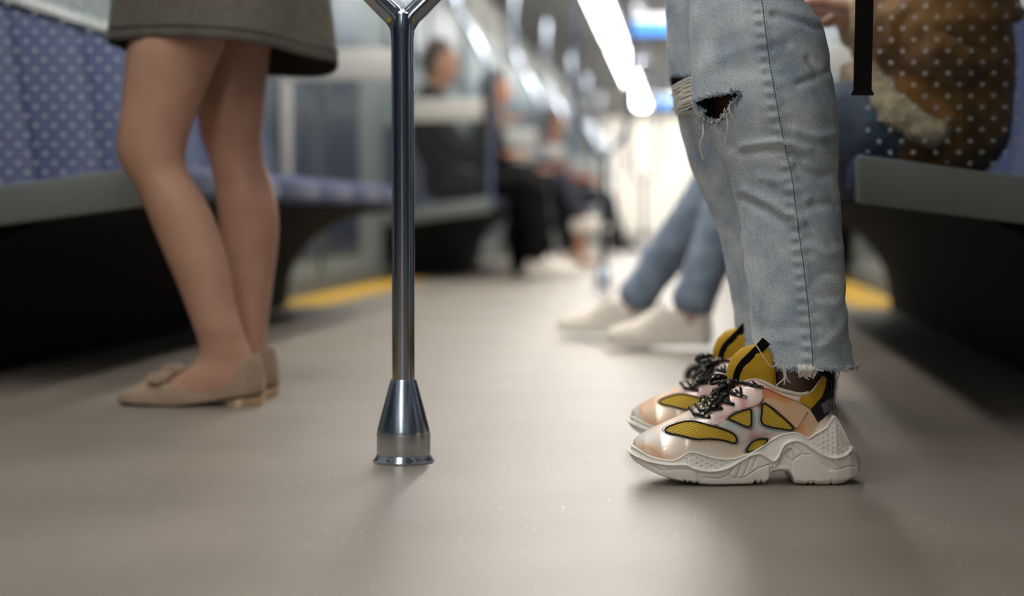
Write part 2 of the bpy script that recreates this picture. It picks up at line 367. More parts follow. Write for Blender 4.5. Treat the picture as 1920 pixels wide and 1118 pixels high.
for s, side in ((-1, 'left'), (1, 'right')):
    xw = CX + s * HALF
    wl = tag(obj('wall_' + side, box(min(xw, xw + s * .1), max(xw, xw + s * .1), Y0, Y1, -.05, CEIL + .06), 'panel_grey', smooth=False), 'grey-green laminate side wall on the %s' % side, kind='structure')
    tag(obj('baseboard_' + side, prism([(xw, 0), (xw - s * .035, 0), (xw - s * .03, .085), (xw, .1)], Y0, Y1), 'panel_dark', smooth=False), 'dark skirting along the %s wall' % side, kind='structure')
    for (a, b) in BENCH[s]:                               # a window over each bench
        nwin += 1
        wn = thing('window_%d' % nwin, (xw, (a + b) / 2, 1.0), 'dark window above a blue bench on the %s wall' % side, kind='structure')
        x1 = xw - s * .012
        for ya, yb in ((a + .15, (a + b) / 2 - .05), ((a + b) / 2 + .05, b - .15)):
            obj('pane', box(min(xw, xw - s * .006), max(xw, xw - s * .006), ya, yb, 1.32, 1.8), 'dark_glass', wn, smooth=False)
            fr = join(box(min(xw, x1), max(xw, x1), ya - .03, yb + .03, 1.28, 1.32), box(min(xw, x1), max(xw, x1), ya - .03, yb + .03, 1.8, 1.84),
                      box(min(xw, x1), max(xw, x1), ya - .03, ya, 1.32, 1.8), box(min(xw, x1), max(xw, x1), yb, yb + .03, 1.32, 1.8))
            obj('window_frame', fr, 'rubber', wn, smooth=False)
    zones = [(-6.6, -4.5), (.35, 2.7)] + [(BENCH[s][i][1] + .08, BENCH[s][i][1] + 2.2) for i in range(4)]
    for (a, b) in zones:                                  # a double sliding door between benches
        ndoor += 1
        dr = thing('door_%d' % ndoor, (xw, (a + b) / 2, 0), 'double sliding door with dark panes on the %s wall' % side, kind='structure')
        mid = (a + b) / 2
        for ya, yb in ((a, mid - .012), (mid + .012, b)):
            lf = obj('door_leaf', box(min(xw, xw - s * .02), max(xw, xw - s * .02), ya, yb, .03, 1.95, .004), 'panel_grey', dr, smooth=False)
            obj('pane', box(min(xw, xw - s * .025), max(xw, xw - s * .025), ya + .07, yb - .07, .16, 1.8, .003), 'dark_glass', lf, smooth=False)
            obj('handle', box(min(xw, xw - s * .045), max(xw, xw - s * .045), (yb - .06) if yb < mid else (ya + .03), (yb - .03) if yb < mid else (ya + .06), .9, 1.2, .005), 'chrome_brushed', lf)
        obj('gasket', box(min(xw, xw - s * .03), max(xw, xw - s * .03), mid - .012, mid + .012, .03, 1.95), 'rubber', dr, smooth=False)
        obj('lintel', box(min(xw, xw - s * .05), max(xw, xw - s * .05), a - .1, b + .1, 1.95, 2.08, .008), 'pale_grey', dr, smooth=False)
        if a > 12: continue                               # further thresholds are out of sight
        tag(obj('trim_%d' % ndoor, box(min(xw, xw - s * .24), max(xw, xw - s * .24), a - .05, b + .75, 0, .004), 'yellow_mark', smooth=False), 'yellow threshold marking by a door on the %s side' % side, kind='structure')
# end of the train: pale bulkhead with vertical slats and an added glowing panel that brightens it
we = tag(obj('wall_end', box(XL - .1, XR + .1, Y1, Y1 + .1, -.05, CEIL + .06), 'slat_white', smooth=False), 'bright white bulkhead at the far end of the train', kind='structure')
obj('added_glow', box(XL + .15, XR - .15, Y1 - .02, Y1, .1, 1.95), 'end_glow', we, smooth=False)
for i in range(15):
    x = XL + .12 + i * (2 * HALF - .24) / 14
    obj('slat', box(x - .025, x + .025, Y1 - .07, Y1 - .02, 0.02, 2.0), 'slat_white', we, smooth=False)

# ceiling lights: two rows of long diffusers
ORD = ['first', 'second', 'third', 'fourth', 'fifth', 'sixth', 'seventh', 'eighth', 'ninth', 'tenth']
k = 0
for s, side in ((-1, 'left'), (1, 'right')):
    for i, (a, b) in enumerate(((-6.5, -3.4), (-3.1, 0.0), (.3, 3.4), (3.7, 6.8), (7.1, 10.2), (10.5, 14.4), (14.7, 18.7), (19.3, 24.4), (24.6, 29.7))):
        if s > 0 and b < 4: continue                      # near right-hand lights left out so light falls from the left
        x = CX + s * .36
        t = thing('ceiling_light', (x, (a + b) / 2, CEIL - .05), '%s long ceiling light counted from the rear in the %s row' % (ORD[i], side), 'lamp', 'ceiling light strips')
        obj('housing', box(x - .115, x + .115, a, b, CEIL - .03, CEIL), 'housing', t, smooth=False)
        obj('diffuser', box(x - .09, x + .09, a + .02, b - .02, CEIL - .05, CEIL - .03, .008), 'lamp_diffuser', t)

# ------------------------------------------------------------------ benches
def bench(s, i, a, b):
    side = 'left' if s < 0 else 'right'
    lab = {(-1, 4): 'blue bench on the left wall behind the viewpoint', (1, 4): 'blue bench on the right wall behind the viewpoint', (-1, 0): 'blue bench on the left wall, behind the bare legs', (1, 0): 'blue bench on the right wall under the person in the brown jacket',
           (-1, 1): 'blue bench on the left wall carrying the person in black'}.get((s, i), '%s blue bench from the viewpoint along the %s wall' % (ORD[i], side))
    xf = CX + s * BF; xw = CX + s * HALF
    t = thing('bench', (xf, (a + b) / 2, 0), lab, 'bench', 'benches along the walls')
    X = lambda u: xf + s * u                              # u: from the bench front towards the wall
    D = HALF - BF - .005
    sl = .135
    zt = lambda u: .452 - sl * u
    def P(pts): return [(X(u), z) for u, z in pts]
    # dark cantilevered shell with a concave front
    arc = [(.02, .375)] + [(.06 + .40 * math.sin(q), .37 - .31 * (1 - math.cos(q))) for q in np.linspace(0.1, PI / 2, 9)] + [(.47, 0.001), (D - .04, 0.001), (D - .04, .36), (.02, .385)]
    obj('support', prism(P(arc), a + .03, b - .03), 'black_plastic', t, sharp=30)
    for (ya, yb) in ((a, a + .025), (b - .025, b)):       # grey end caps, sloping to the wall like the seat
        obj('end_panel', prism(P([(0, zt(0)), (D, zt(D)), (D, zt(D) - .078), (0.004, zt(0) - .08)]), ya, yb, .006), 'panel_grey', t, sharp=30)
    for (ya, yb) in ((a + .028, a + .13), (b - .13, b - .028)):
        obj('corner_cap', prism(P([(.004, zt(0) - .004), (.2, zt(.2) - .004), (.2, zt(.2) - .07), (.008, zt(0) - .078)]), ya, yb, .004), 'panel_dark', t, sharp=30)
    n = 6; ln = (b - a - .27) / n
    for k in range(n):
        ya = a + .135 + k * ln; yb = ya + ln
        obj('seat_cushion', prism(P([(0, zt(0) - .012), (.02, zt(0) + .008), (.25, zt(.25) + .004), (D - .08, zt(D) + .012), (D - .08, zt(D) - .04), (.02, zt(0) - .072), (0, zt(0) - .055)]), ya + .003, yb - .003, .010, 3), 'blue_fabric', t, sharp=60)
        sb = obj('seat_back', prism(P([(D - .13, zt(D) + .03), (D - .055, .835), (D - .03, .855), (D - .005, .855), (D - .005, zt(D) + .02), (D - .1, zt(D) + .01)]), ya + .004, yb - .004, .012, 3), 'blue_fabric', t, sharp=60)
        obj('top_trim', prism(P([(D - .06, .855), (D - .06, .88), (0.0 + D, .88), (D, .855)]), ya, yb, .004), 'pale_grey', sb)
    return t
def partition(s, y, i, far, dots=True):
    side = 'left' if s < 0 else 'right'
    lab = 'dotted glass screen at %s end of the %s bench on the %s' % ('far' if far else 'near', ORD[i] if i < 4 else 'rearmost', side)
    xf = CX + s * BF
    X = lambda u: xf + s * u
    D = HALF - BF; sl = .135
    t = thing('glass_screen', (xf, y, .4), lab, 'screen', 'glass screens at the bench ends')
    top = lambda u: .458 - sl * u
    pane = [(.012, top(0)), (.012, 1.0), (.04, 1.2), (.16, 1.42), (.24, 1.6), (D - .01, 1.6), (D - .01, top(D))]
    # the dot lattice needs the pane's own origin at its corner
    obj('glass_pane', prism([(X(u), z) for u, z in pane], y - .004, y + .004), 'dotted_glass' if dots else 'clear_glass', t, smooth=False)
    if i > 0 or far:
        obj('white_band', box(min(X(.05), X(D - .1)), max(X(.05), X(D - .1)), y - .012, y + .012, .865, .985, .006), 'pale_grey', t)
        obj('wall_post', box(min(X(D - .15), X(D - .11)), max(X(D - .15), X(D - .11)), y - .012, y + .012, .43, .98, .004), 'pale_grey', t)
    else:
        obj('white_band', box(min(X(.05), X(D - .1)), max(X(.05), X(D - .1)), y - .012, y + .012, .865, .985, .006), 'pale_grey', t)
    post = crv([(X(-.005), y, .90), (X(-.005), y, 1.0), (X(.02), y, 1.16), (X(.12), y, 1.36), (X(.2), y, 1.52), (X(.22), y, 1.7), (X(.22), y, CEIL)], 6)
    obj('grab_rail', tube(post, .019, 14), 'chrome', t)
    if i > 0 or far: obj('front_post', tube([(X(.01), y, .40), (X(.002), y, .7), (X(-.005), y, .91)], .014, 12), 'steel_blue', t)
for s in (-1, 1):
    for i, (a, b) in enumerate(BENCH[s]):
        bench(s, i, a, b)
        partition(s, a + .012, i, False); partition(s, b - .012, i, True)

# ------------------------------------------------------------------ grab poles
def pole(c, label):
    c = Vector(c); t = thing('grab_pole', c, label, 'pole', 'grab poles in the middle of the aisle')
    obj('floor_flange', lathe([(.020, .0005), (.0435, .0005), (.0437, .003), (.041, .0055), (.0385, .0105), (.036, .0115), (.02, .0115)], c), 'chrome', t, sharp=50)
    obj('base_collar', lathe([(.03, .011), (.0378, .011), (.0384, .013), (.0384, .040), (.0380, .0425), (.03, .043)], c), 'chrome_brushed', t, sharp=50)
    obj('base_cone', lathe([(.03, .0425), (.0378, .0425), (.0375, .046), (.0185, .1165), (.0175, .118), (.01, .118)], c), 'chrome_satin', t, sharp=50)
    obj('shaft', lathe([(.016, .11), (.016, .60), (.0168, .605), (.0172, .622), (.0165, .634), (.006, .640)], c), 'chrome_dark', t, sharp=50)
    for s in (-1, 1):
        A = R_
        pts = [c + ZV * .618 + A * s * .004, c + ZV * .632 + A * s * .013, c + ZV * .652 + A * s * .033, c + ZV * .70 + A * s * .075, c + ZV * .78 + A * s * .115, c + ZV * .95 + A * s * .125,
               c + ZV * 1.35 + A * s * .125, c + ZV * 1.52 + A * s * .11, c + ZV * 1.62 + A * s * .06, c + ZV * 1.68 + A * s * .008]
        obj('branch', tube(crv(pts, 8), .0145, 20), 'chrome_dark', t)
    obj('upper_shaft', lathe([(.016, 1.66), (.016, CEIL - .02), (.04, CEIL - .015), (.04, CEIL - .001)], c), 'chrome_dark', t, sharp=50)
pole(G(757, 866), 'chrome grab pole standing between the bare legs and the sneakers')
g2 = G(1131, 545); pole(g2, 'second chrome grab pole further down the aisle')
pole((CX, 15.6, 0), 'third chrome grab pole far down the aisle')

# hanging passenger screens
for (x, y, z, wd, h, lb) in ((-.28, 15.2, 1.84, .5, .2, 'blue display hanging from the ceiling, the nearer one'), (-.3, 25.5, 1.86, .5, .2, 'small blue display hanging near the far bulkhead')):
    t = thing('hanging_display', (x, y, z), lb, 'display', 'ceiling displays')
    obj('display_case', box(x - wd / 2, x + wd / 2, y, y + .06, z, z + h, .01), 'black_plastic', t)
    obj('screen', box(x - wd / 2 + .015, x + wd / 2 - .015, y - .004, y, z + .02, z + h * .62), 'screen_blue', t, smooth=False)
    obj('header_stripe', box(x - wd / 2 + .015, x + wd / 2 - .015, y - .004, y, z + h * .66, z + h - .02), 'screen_white', t, smooth=False)
    for sx in (-.15, .15): obj('hanger', tube([(x + sx, y + .03, z + h - .01), (x + sx, y + .03, CEIL)], .012), 'chrome_brushed', t)
# ------------------------------------------------------------------ shoes
class Tab:
    def __init__(s, pts, smooth=True):
        p = np.array(pts, float)
        if smooth and len(p) > 2:
            c = crv(p, 10); keep = np.concatenate([[True], np.diff(np.maximum.accumulate(c[:, 0])) > 1e-9]); p = c[keep]
        s.x, s.y = p[:, 0], p[:, 1]
    def __call__(s, x): return np.interp(x, s.x, s.y)
def seg_dist(px, py, poly):
    d = np.full(np.shape(px), 1e9)
    for (x0, y0), (x1, y1) in zip(poly[:-1], poly[1:]):
        dx, dy = x1 - x0, y1 - y0; q = np.clip(((px - x0) * dx + (py - y0) * dy) / (dx * dx + dy * dy + 1e-9), 0, 1)
        d = np.minimum(d, np.hypot(px - x0 - q * dx, py - y0 - q * dy))
    return d
class Upper:                                             # shoe upper: x from toe to heel, y across, z up (all metres)
    def __init__(s, wb, zs, zt, yt, x0, x1, p=1.9, q=1.6):
        s.wb, s.zs, s.zt, s.yt, s.x0, s.x1, s.p, s.q = wb, zs, zt, yt, x0, x1, p, q
    def Y(s, x, z):
        a, b = s.zs(x), s.zt(x); zn = np.clip((z - a) / np.maximum(b - a, 1e-4), 0, 1)
        return s.yt(x) + np.maximum(s.wb(x) - s.yt(x), 0) * (1 - zn ** s.p) ** (1 / s.q)
    def pt(s, x, z, off=0):                              # near-side point pushed out along the normal
        x = float(np.clip(x, s.x0 + .001, s.x1 - .001)); zz = float(min(max(z, s.zs(x)), s.zs(x) + .97 * (s.zt(x) - s.zs(x))))
        e = .0008; y = s.Y(x, zz)
        yx = (s.Y(x + e, zz) - s.Y(x - e, zz)) / (2 * e); yz = (s.Y(x, zz + e) - s.Y(x, zz - e)) / (2 * e)
        n = Vector((-float(np.clip(yx, -3, 3)), 1, -float(np.clip(yz, -3, 3)))).normalized()
        p = Vector((x, float(y), zz)) + n * off
        return Vector((p.x, -p.y, p.z + (z - zz)))
    def mesh(s, nx=90, nz=18, thick=.003):
        q = np.linspace(0, PI, nx); xs = s.x0 + (s.x1 - s.x0) * (1 - np.cos(q)) / 2
        tt = np.sin(np.linspace(0, PI / 2, nz))
        vs, fs = [], []
        for x in xs:
            a, b = float(s.zs(x)), float(s.zt(x)); row = []
            for t in tt:
                z = a + (b - a) * t; row.append((x, float(s.Y(x, z)), z))
            vs += [(x_, -y_, z_) for x_, y_, z_ in row] + [r for r in row[::-1]]
        m = 2 * nz
        for i in range(nx - 1):
            for j in range(m - 1): 
                if j == nz - 1 and float(s.yt((xs[i] + xs[i + 1]) / 2)) > .003: continue
                fs.append((i * m + j, i * m + j + 1, (i + 1) * m + j + 1, (i + 1) * m + j))
        return vs, fs
def patch(poly, proj, off, depth=.0018, grid=.004):      # polygon in side view laid on a surface, with thickness
    poly = [tuple(p) for p in poly]; xs = [p[0] for p in poly]; ys = [p[1] for p in poly]
    pts = [Vector(p) for p in poly]; n0 = len(pts)
    x = min(xs) + grid / 2
    while x < max(xs):
        y = min(ys) + grid / 2
        while y < max(ys):
            if in_poly(x, y, poly) and float(seg_dist(np.array(x), np.array(y), poly + [poly[0]])) > grid * .4: pts.append(Vector((x, y)))
            y += grid
        x += grid
    r = delaunay_2d_cdt(pts, [(i, (i + 1) % n0) for i in range(n0)], [], 1, 1e-7)
    V2, E2, F2 = r[0], r[1], r[2]; n = len(V2)
    vs = [proj(v.x, v.y, off) for v in V2] + [proj(v.x, v.y, off - depth) for v in V2]
    fs = [tuple(f) for f in F2]
    cnt = {}
    for f in fs:
        for i in range(len(f)):
            e = (f[i], f[(i + 1) % len(f)]); cnt[tuple(sorted(e))] = cnt.get(tuple(sorted(e)), 0) + 1
    fs += [(a, b, b + n, a + n) for (a, b), c in cnt.items() if c == 1]
    return vs, fs
def solidify(o, t, offset=-1):
    m = o.modifiers.new('s', 'SOLIDIFY'); m.thickness = t; m.offset = offset
    dg = bpy.context.evaluated_depsgraph_get(); nm = bpy.data.meshes.new_from_object(o.evaluated_get(dg)); o.modifiers.clear(); o.data = nm

KS = 4740.0
def zx(x): return (x - 85) / KS
def zz(y): return (1035 - y) / KS
def ZP(pts): return [(zx(x), zz(y)) for x, y in pts]
SOLE_BOT = [(78, 880), (95, 905), (150, 940), (230, 978), (320, 1003), (383, 1016), (390, 1006), (402, 1019), (425, 1012), (440, 1024), (470, 1018), (482, 1030), (560, 1035), (700, 1035), (812, 1033), (820, 1010), (850, 1030), (858, 1012), (880, 1028), (905, 1012), (915, 985), (930, 962), (980, 950), (1035, 962), (1055, 990), (1068, 1026), (1140, 1033), (1150, 1022), (1168, 1034), (1184, 1022), (1200, 1035), (1280, 1034), (1292, 1024), (1310, 1034), (1370, 1028), (1430, 1000), (1465, 960), (1478, 915)]
SOLE_TOP = [(78, 810), (110, 822), (180, 858), (290, 880), (350, 868), (400, 834), (440, 824), (500, 840), (580, 862), (680, 868), (770, 845), (860, 800), (960, 735), (1040, 712), (1100, 718), (1150, 745), (1200, 716), (1270, 672), (1312, 612), (1345, 645), (1385, 720), (1425, 800), (1478, 885)]
RIDGE = [(78, 850), (180, 892), (300, 908), (400, 908), (450, 930), (540, 946), (640, 930), (740, 880), (800, 850), (850, 842), (900, 868), (935, 886), (965, 860), (1000, 792), (1060, 764), (1120, 774), (1200, 825), (1290, 866), (1380, 850), (1425, 812), (1478, 880)]
GROOVES = [[(180, 905), (250, 945), (330, 937), (420, 935), (462, 955), (475, 1020)], [(505, 985), (600, 990), (660, 965), (690, 925), (705, 895)], [(660, 972), (690, 990), (760, 985), (840, 930), (912, 908), (915, 1000)],
           [(705, 985), (745, 885)], [(755, 965), (795, 870)], [(805, 930), (830, 865)], [(200, 915), (240, 935)], [(255, 918), (300, 938)],
           [(1062, 1012), (1048, 915), (1062, 875), (1110, 845), (1170, 848), (1220, 900), (1280, 942), (1350, 934), (1400, 922), (1435, 930)],
           [(985, 835), (1050, 888)], [(1005, 800), (1070, 860)], [(1050, 780), (1110, 835)], [(1150, 812), (1240, 905), (1285, 935)], [(1165, 815), (1290, 930)], [(1240, 860), (1300, 930)], [(1290, 880), (1330, 925)]]
def sneaker(parent, T, label):
    def W(vf): return [T(v) for v in vf[0]], vf[1]
    bot, top, rid = Tab(SOLE_BOT, False), Tab(SOLE_TOP), Tab(RIDGE)
    wid = Tab([(78, 0), (82, .010), (92, .018), (120, .028), (180, .037), (280, .044), (450, .0495), (600, .049), (750, .045), (900, .041), (1050, .040), (1200, .041), (1320, .040), (1400, .034), (1445, .025), (1466, .015), (1478, 0)], False)
    # upper first: it is the part that carries the rest
    z_s = Tab([(x, zz(y) - .003) for x, y in SOLE_TOP]); 
    TOP = [(88, 812), (96, 786), (115, 765), (150, 740), (200, 714), (280, 676), (360, 640), (430, 606), (500, 568), (560, 530), (620, 498), (700, 450), (760, 414), (800, 395), (840, 390), (900, 416), (960, 446), (1040, 470), (1110, 484), (1160, 474), (1200, 444), (1240, 396), (1262, 378), (1276, 420), (1292, 560), (1306, 612), (1322, 640)]
    zt_ = Tab(TOP)
    yt_ = Tab([(88, 0), (430, 0), (480, .008), (560, .015), (700, .018), (800, .021), (900, .028), (1000, .031), (1100, .031), (1180, .027), (1240, .018), (1275, .010), (1322, 0)], False)
    wb_ = Tab([(88, .004), (96, .012), (110, .019), (150, .029), (250, .039), (400, .045), (600, .043), (800, .038), (1000, .035), (1150, .035), (1230, .031), (1280, .023), (1305, .014), (1322, .004)], False)
    inv = lambda x: np.asarray(x) * KS + 85
    U = Upper(lambda x: wb_(inv(x)), lambda x: z_s(inv(x)), lambda x: zz(zt_(inv(x))), lambda x: yt_(inv(x)), zx(88), zx(1322), 2.0, 1.7)
    up = obj('sneaker', W(U.mesh(110, 22)), 'holo_peach', parent, label=label); solidify(up, .0025, 0)
    # sole with sculpted side relief
    nx, nz = 400, 64
    q = np.linspace(0, PI, nx); xs = 78 + (1478 - 78) * (.35 * (1 - np.cos(q)) / 2 + .65 * q / PI)
    ys = wid(xs) * .97 + .001
    ys[0] = ys[-1] = .0005
    X = np.concatenate([xs, xs[::-1]]); Yp = np.concatenate([-ys, ys[::-1]])
    Xm = (X - 85) / KS
    dx = np.roll(Xm, -1) - np.roll(Xm, 1); dy = np.roll(Yp, -1) - np.roll(Yp, 1)
    ln = np.hypot(dx, dy) + 1e-9; nxn, nyn = dy / ln, -dx / ln
    sg = np.sign(-(nyn * np.sign(-Yp + 1e-12))); nxn, nyn = nxn * 1.0, nyn * 1.0
    if nyn[nx // 2] > 0: nxn, nyn = -nxn, -nyn          # outward on the near side is -y
    rows = []; zb = zz(bot(X)); zt2 = zz(top(X)); ridy = rid(X)
    for k in range(nz + 1):
        t = k / nz; z = zb + (zt2 - zb) * t; py = 1035 - z * KS
        rel = .0030 * np.exp(-((py - ridy) / 9) ** 2)
        above = py < ridy - 8
        rel = rel - .0012 * above
        gx, gy = (X % 30) - 15, ((py + 15 * ((X // 30) % 2)) % 30) - 15
        zone = above & (((X > 390) & (X < 660)) | ((X > 1170) & (X < 1430)) | (X < 220)) & (py > top(X) + 14)
        rel += np.where(zone, -.0022 * np.exp(-((gx ** 2 + gy ** 2) / 22)), 0)
        rel += .0022 * np.exp(-((py - top(X) - 5) / 6) ** 2)
        for g in GROOVES: rel -= np.where(py > ridy + 6, .0021, 0) * np.exp(-(seg_dist(X, py, g) / 4.2) ** 2)
        cap = (((X - 980) / 52) ** 2 + ((py - 935) / 24) ** 2); rel += np.where(cap < 1, .003 * np.sqrt(np.clip(1 - cap, 0, 1)), 0)
        arch = np.where((X > 915) & (X < 1052) & (py > ridy + 40), -.003, 0); rel += arch
        bulge = .0065 * (1 - t) ** 1.0 * np.clip((X - 700) / 300, .35, 1) + .002 * math.sin(PI * t) - .006 * max(0, (.10 - t) / .10) ** 2
        o_ = bulge + rel
        rows.append(np.stack([Xm + nxn * o_, Yp + nyn * o_, z], 1))
    vs = np.concatenate(rows).tolist(); m = 2 * nx; fs = []
    for k in range(nz):
        for i in range(m): j = (i + 1) % m; fs.append((k * m + i, k * m + j, (k + 1) * m + j, (k + 1) * m + i))
    for i in range(nx - 1):
        fs.append((i, i + 1, m - 2 - i, m - 1 - i)); kk = nz * m; fs.append((kk + i, kk + m - 1 - i, kk + m - 2 - i, kk + i + 1))
    obj('sole', W((vs, fs)), 'sole_white', up, sharp=55)
    # dark toe bumper below
    tb = [(v[0], v[1] * .98, v[2] - .0012) for v in rows[0][:140]] + [(v[0], v[1] * .98, v[2] - .0012) for v in rows[0][-140:]]
    for sgn, nm in ((1, 'near'), (-1, 'far')):
        def pj(x, z, off, sgn=sgn): p = U.pt(x, z, off); return Vector((p.x, p.y * sgn, p.z))
        def lay(name, poly, mt, off, depth=.002, raw=False): return obj(name, W(patch(ZP(np.array([(np.array(poly[q]) * (1 - t) + np.array(poly[(q + 1) % len(poly)]) * t) for q in range(len(poly)) for t in (0, .25, .5, .75)]) if raw else crv(poly, 4, True)), pj, off, depth)), mt, up, sharp=35)
        lay('eyestay', [(432, 618), (500, 575), (620, 505), (700, 458), (800, 402), (850, 397), (892, 422), (872, 500), (845, 540), (770, 568), (690, 592), (640, 640), (560, 672), (485, 655), (455, 650)], 'holo_pink', .0022)
        lay('quarter_overlay', [(884, 440), (1000, 486), (1110, 525), (1180, 572), (1130, 640), (1078, 692), (1040, 660), (960, 582), (884, 528)], 'holo_orange', .0024)
        lay('heel_overlay', [(1148, 582), (1208, 655), (1160, 738), (1075, 712), (1086, 680)], 'holo_orange', .0030)
        lay('saddle_overlay', [(640, 655), (700, 660), (770, 690), (815, 670), (810, 590), (835, 560), (868, 520), (872, 560), (850, 620), (862, 665), (930, 690), (1050, 710), (960, 735), (900, 752), (850, 748), (800, 770), (765, 822), (735, 800), (735, 745), (690, 700), (610, 678)], 'holo_silver', .0018)
        wins = [[(282, 718), (310, 696), (400, 664), (470, 658), (560, 676), (600, 686), (680, 716), (708, 750), (696, 778), (640, 764), (560, 752), (460, 755), (380, 740), (305, 731)],
                [(662, 627), (720, 592), (796, 572), (803, 620), (798, 672), (770, 678), (700, 648)],
                [(880, 535), (960, 592), (1045, 665), (1055, 698), (985, 692), (905, 676), (864, 650), (866, 590)],
                [(768, 828), (796, 780), (840, 755), (900, 757), (868, 800), (820, 826)]]
        for wpoly in wins:
            wo = lay('mesh_window', wpoly, 'yellow_mesh', .0028)
            pp = [T(pj(zx(x), zz(y), .0032)) for x, y in crv(wpoly, 5, True)]
            obj('window_piping', tube(pp, .0013, 8, True), 'piping_black', up)
            # stitches following the piping
            cx_, cy_ = np.mean([p[0] for p in wpoly]), np.mean([p[1] for p in wpoly]); sts = []
            for x, y in crv(wpoly, 6, True)[::1]:
                dd = math.hypot(x - cx_, y - cy_); x2, y2 = x + (x - cx_) / dd * 15, y + (y - cy_) / dd * 15
                p = T(pj(zx(x2), zz(y2), .0034)); sts.append(tube([p - R_ * .0006, p + R_ * .0006], .0004, 5))
            st = obj('stitching', join(*sts), 'stitch', up); st['kind'] = 'stuff'
        lay('heel_knit', [(1098, 508), (1160, 482), (1212, 440), (1256, 384), (1268, 415), (1235, 500), (1168, 565), (1120, 540)], 'yellow_knit', .0030)
        lay('heel_clip', [(1165, 575), (1232, 505), (1276, 425), (1296, 590), (1212, 652)], 'piping_black', .0042, raw=True)
        lay('heel_reflector', [(1228, 545), (1270, 518), (1282, 585), (1243, 602)], 'reflective_grey', .0052, raw=True)
        # collar lining roll
        cp = [T(pj(zx(x), zz(y) , .0)) for x, y in crv([(740, 428), (800, 398), (842, 391), (900, 416), (960, 446), (1040, 470), (1110, 482), (1160, 474)], 5)]
        obj('collar_lining', tube(cp, .0030, 10), 'lining_beige', up)
        for line in ([(905, 545), (960, 580), (1078, 688)], [(890, 445), (1000, 494), (1110, 535), (1170, 575)], [(1148, 590), (1085, 690)], [(645, 640), (700, 597), (780, 572), (850, 545), (878, 505)]):
            sts = []
            for x, y in crv(line, 14):
                p = T(pj(zx(x), zz(y), .0036)); sts.append(tube([p - R_ * .0007, p + R_ * .0007], .0004, 5))
            st = obj('stitching', join(*sts), 'stitch', up); st['kind'] = 'stuff'
    # tongue wrapping the ankle
    fx = Tab([(186, 850), (194, 805), (215, 760), (265, 708), (330, 680), (440, 672), (540, 660)], False)
    tx = Tab([(186, 870), (194, 905), (235, 932), (330, 952), (440, 962), (540, 940)], False)
    bb = Tab([(186, .006), (194, .018), (235, .028), (330, .031), (440, .029), (540, .020)], False)
    def tongue_shell(inset):
        vs, fs = [], []; hy = np.linspace(188, 535, 26); na = 28
        for y in hy:
            f_, t_, b_ = fx(y) + inset * KS, tx(y), max(bb(y) - inset, .001)
            for a in np.linspace(-PI / 2, PI / 2, na): vs.append((zx(t_ - (t_ - f_) * math.cos(a)), b_ * math.sin(a), zz(y + inset * KS * .5)))
        for i in range(25):
            for j in range(na - 1): fs.append((i * na + j, i * na + j + 1, (i + 1) * na + j + 1, (i + 1) * na + j))
        return vs, fs
    tg = obj('tongue', W(tongue_shell(0)), 'yellow_knit', up); solidify(tg, .003, 0)
    tl = obj('tongue_lining', W(tongue_shell(.004)), 'lining_beige', up); solidify(tl, .004, 0)
    def ty(x, y):
        f_, t_ = fx(y), tx(y); c = np.clip((t_ - x) / max(t_ - f_, 1), 0, 1); return bb(y) * math.sqrt(1 - c * c)
    cl = crv([(722, 410), (732, 350), (760, 298), (810, 245), (862, 192), (898, 150)], 6); vs, fs = [], []
    for i, (x, y) in enumerate(cl):
        d = cl[min(i + 1, len(cl) - 1)] - cl[max(i - 1, 0)]; d = d / np.hypot(*d); nv = np.array([-d[1], d[0]]) * (27 if i < len(cl) - 7 else 31)
        yy = max(ty(x, max(y, 225)), .014) + .0035 + (.002 if i > len(cl) - 8 else 0)
        for sgn in (-1, 1):
            for o_ in (0, .003): vs.append((zx(x + nv[0] * sgn), -(yy - o_), zz(y + nv[1] * sgn)))
    for i in range(len(cl) - 1):
        a, b = i * 4, (i + 1) * 4
        for q_ in ((0, 2, 3, 1),): fs += [(a + 0, a + 2, b + 2, b + 0), (a + 1, b + 1, b + 3, a + 3), (a + 0, b + 0, b + 1, a + 1), (a + 2, a + 3, b + 3, b + 2)]
    fs += [(0, 1, 3, 2), (len(vs) - 4, len(vs) - 2, len(vs) - 1, len(vs) - 3)]
    obj('pull_tab', W((vs, fs)), 'strap_black', up, sharp=30)
    # laces
    EY = [(545, 626), (618, 574), (690, 546), (766, 500), (868, 440)]
    def S3(p): return T(Vector(p))
    segs = []
    for i, (x, y) in enumerate(EY):
        xe, ye = [(468, 620), (505, 598), (600, 528), (655, 476), (728, 418)][i]
        half = [U.pt(zx(x + 5), zz(y), .0035)] + [U.pt(zx(x + (xe - x) * t), zz(y + (ye - y) * t), .0052) for t in np.linspace(0, 1, 9)]
        topp = Vector((half[-1].x - .003, 0, max(half[-1].z, zz(zt_(xe - 15))) + .004))
        pts = half + [topp] + [Vector((p_.x, -p_.y, p_.z)) for p_ in half[::-1]]
        obj('lace', tube([S3(p_) for p_ in crv(pts, 3)], .0022, 10), 'lace', up)
    # criss-cross runs and the bow
    for i in range(4):
        (xa, ya), (xb, yb) = EY[i], EY[i + 1]
        for sgn in (1, -1):
            a = U.pt(zx(xa - 20), zz(ya - 8), .006); b = U.pt(zx(xb - 25), zz(yb - 6), .006)
            pts = [Vector((a.x, a.y * sgn, a.z)), Vector((zx((xa + xb) / 2 - 55), 0, zz(zt_((xa + xb) / 2 - 55)) + .010)), Vector((b.x, -b.y * sgn, b.z))]
            obj('lace', tube([S3(p_) for p_ in crv(pts, 8)], .0020, 9), 'lace', up)
    def bow(name, pts, r=.0023): return obj(name, tube([S3((zx(x), y, zz(yy))) for x, y, yy in crv(pts, 9)], r, 10), 'lace', up)
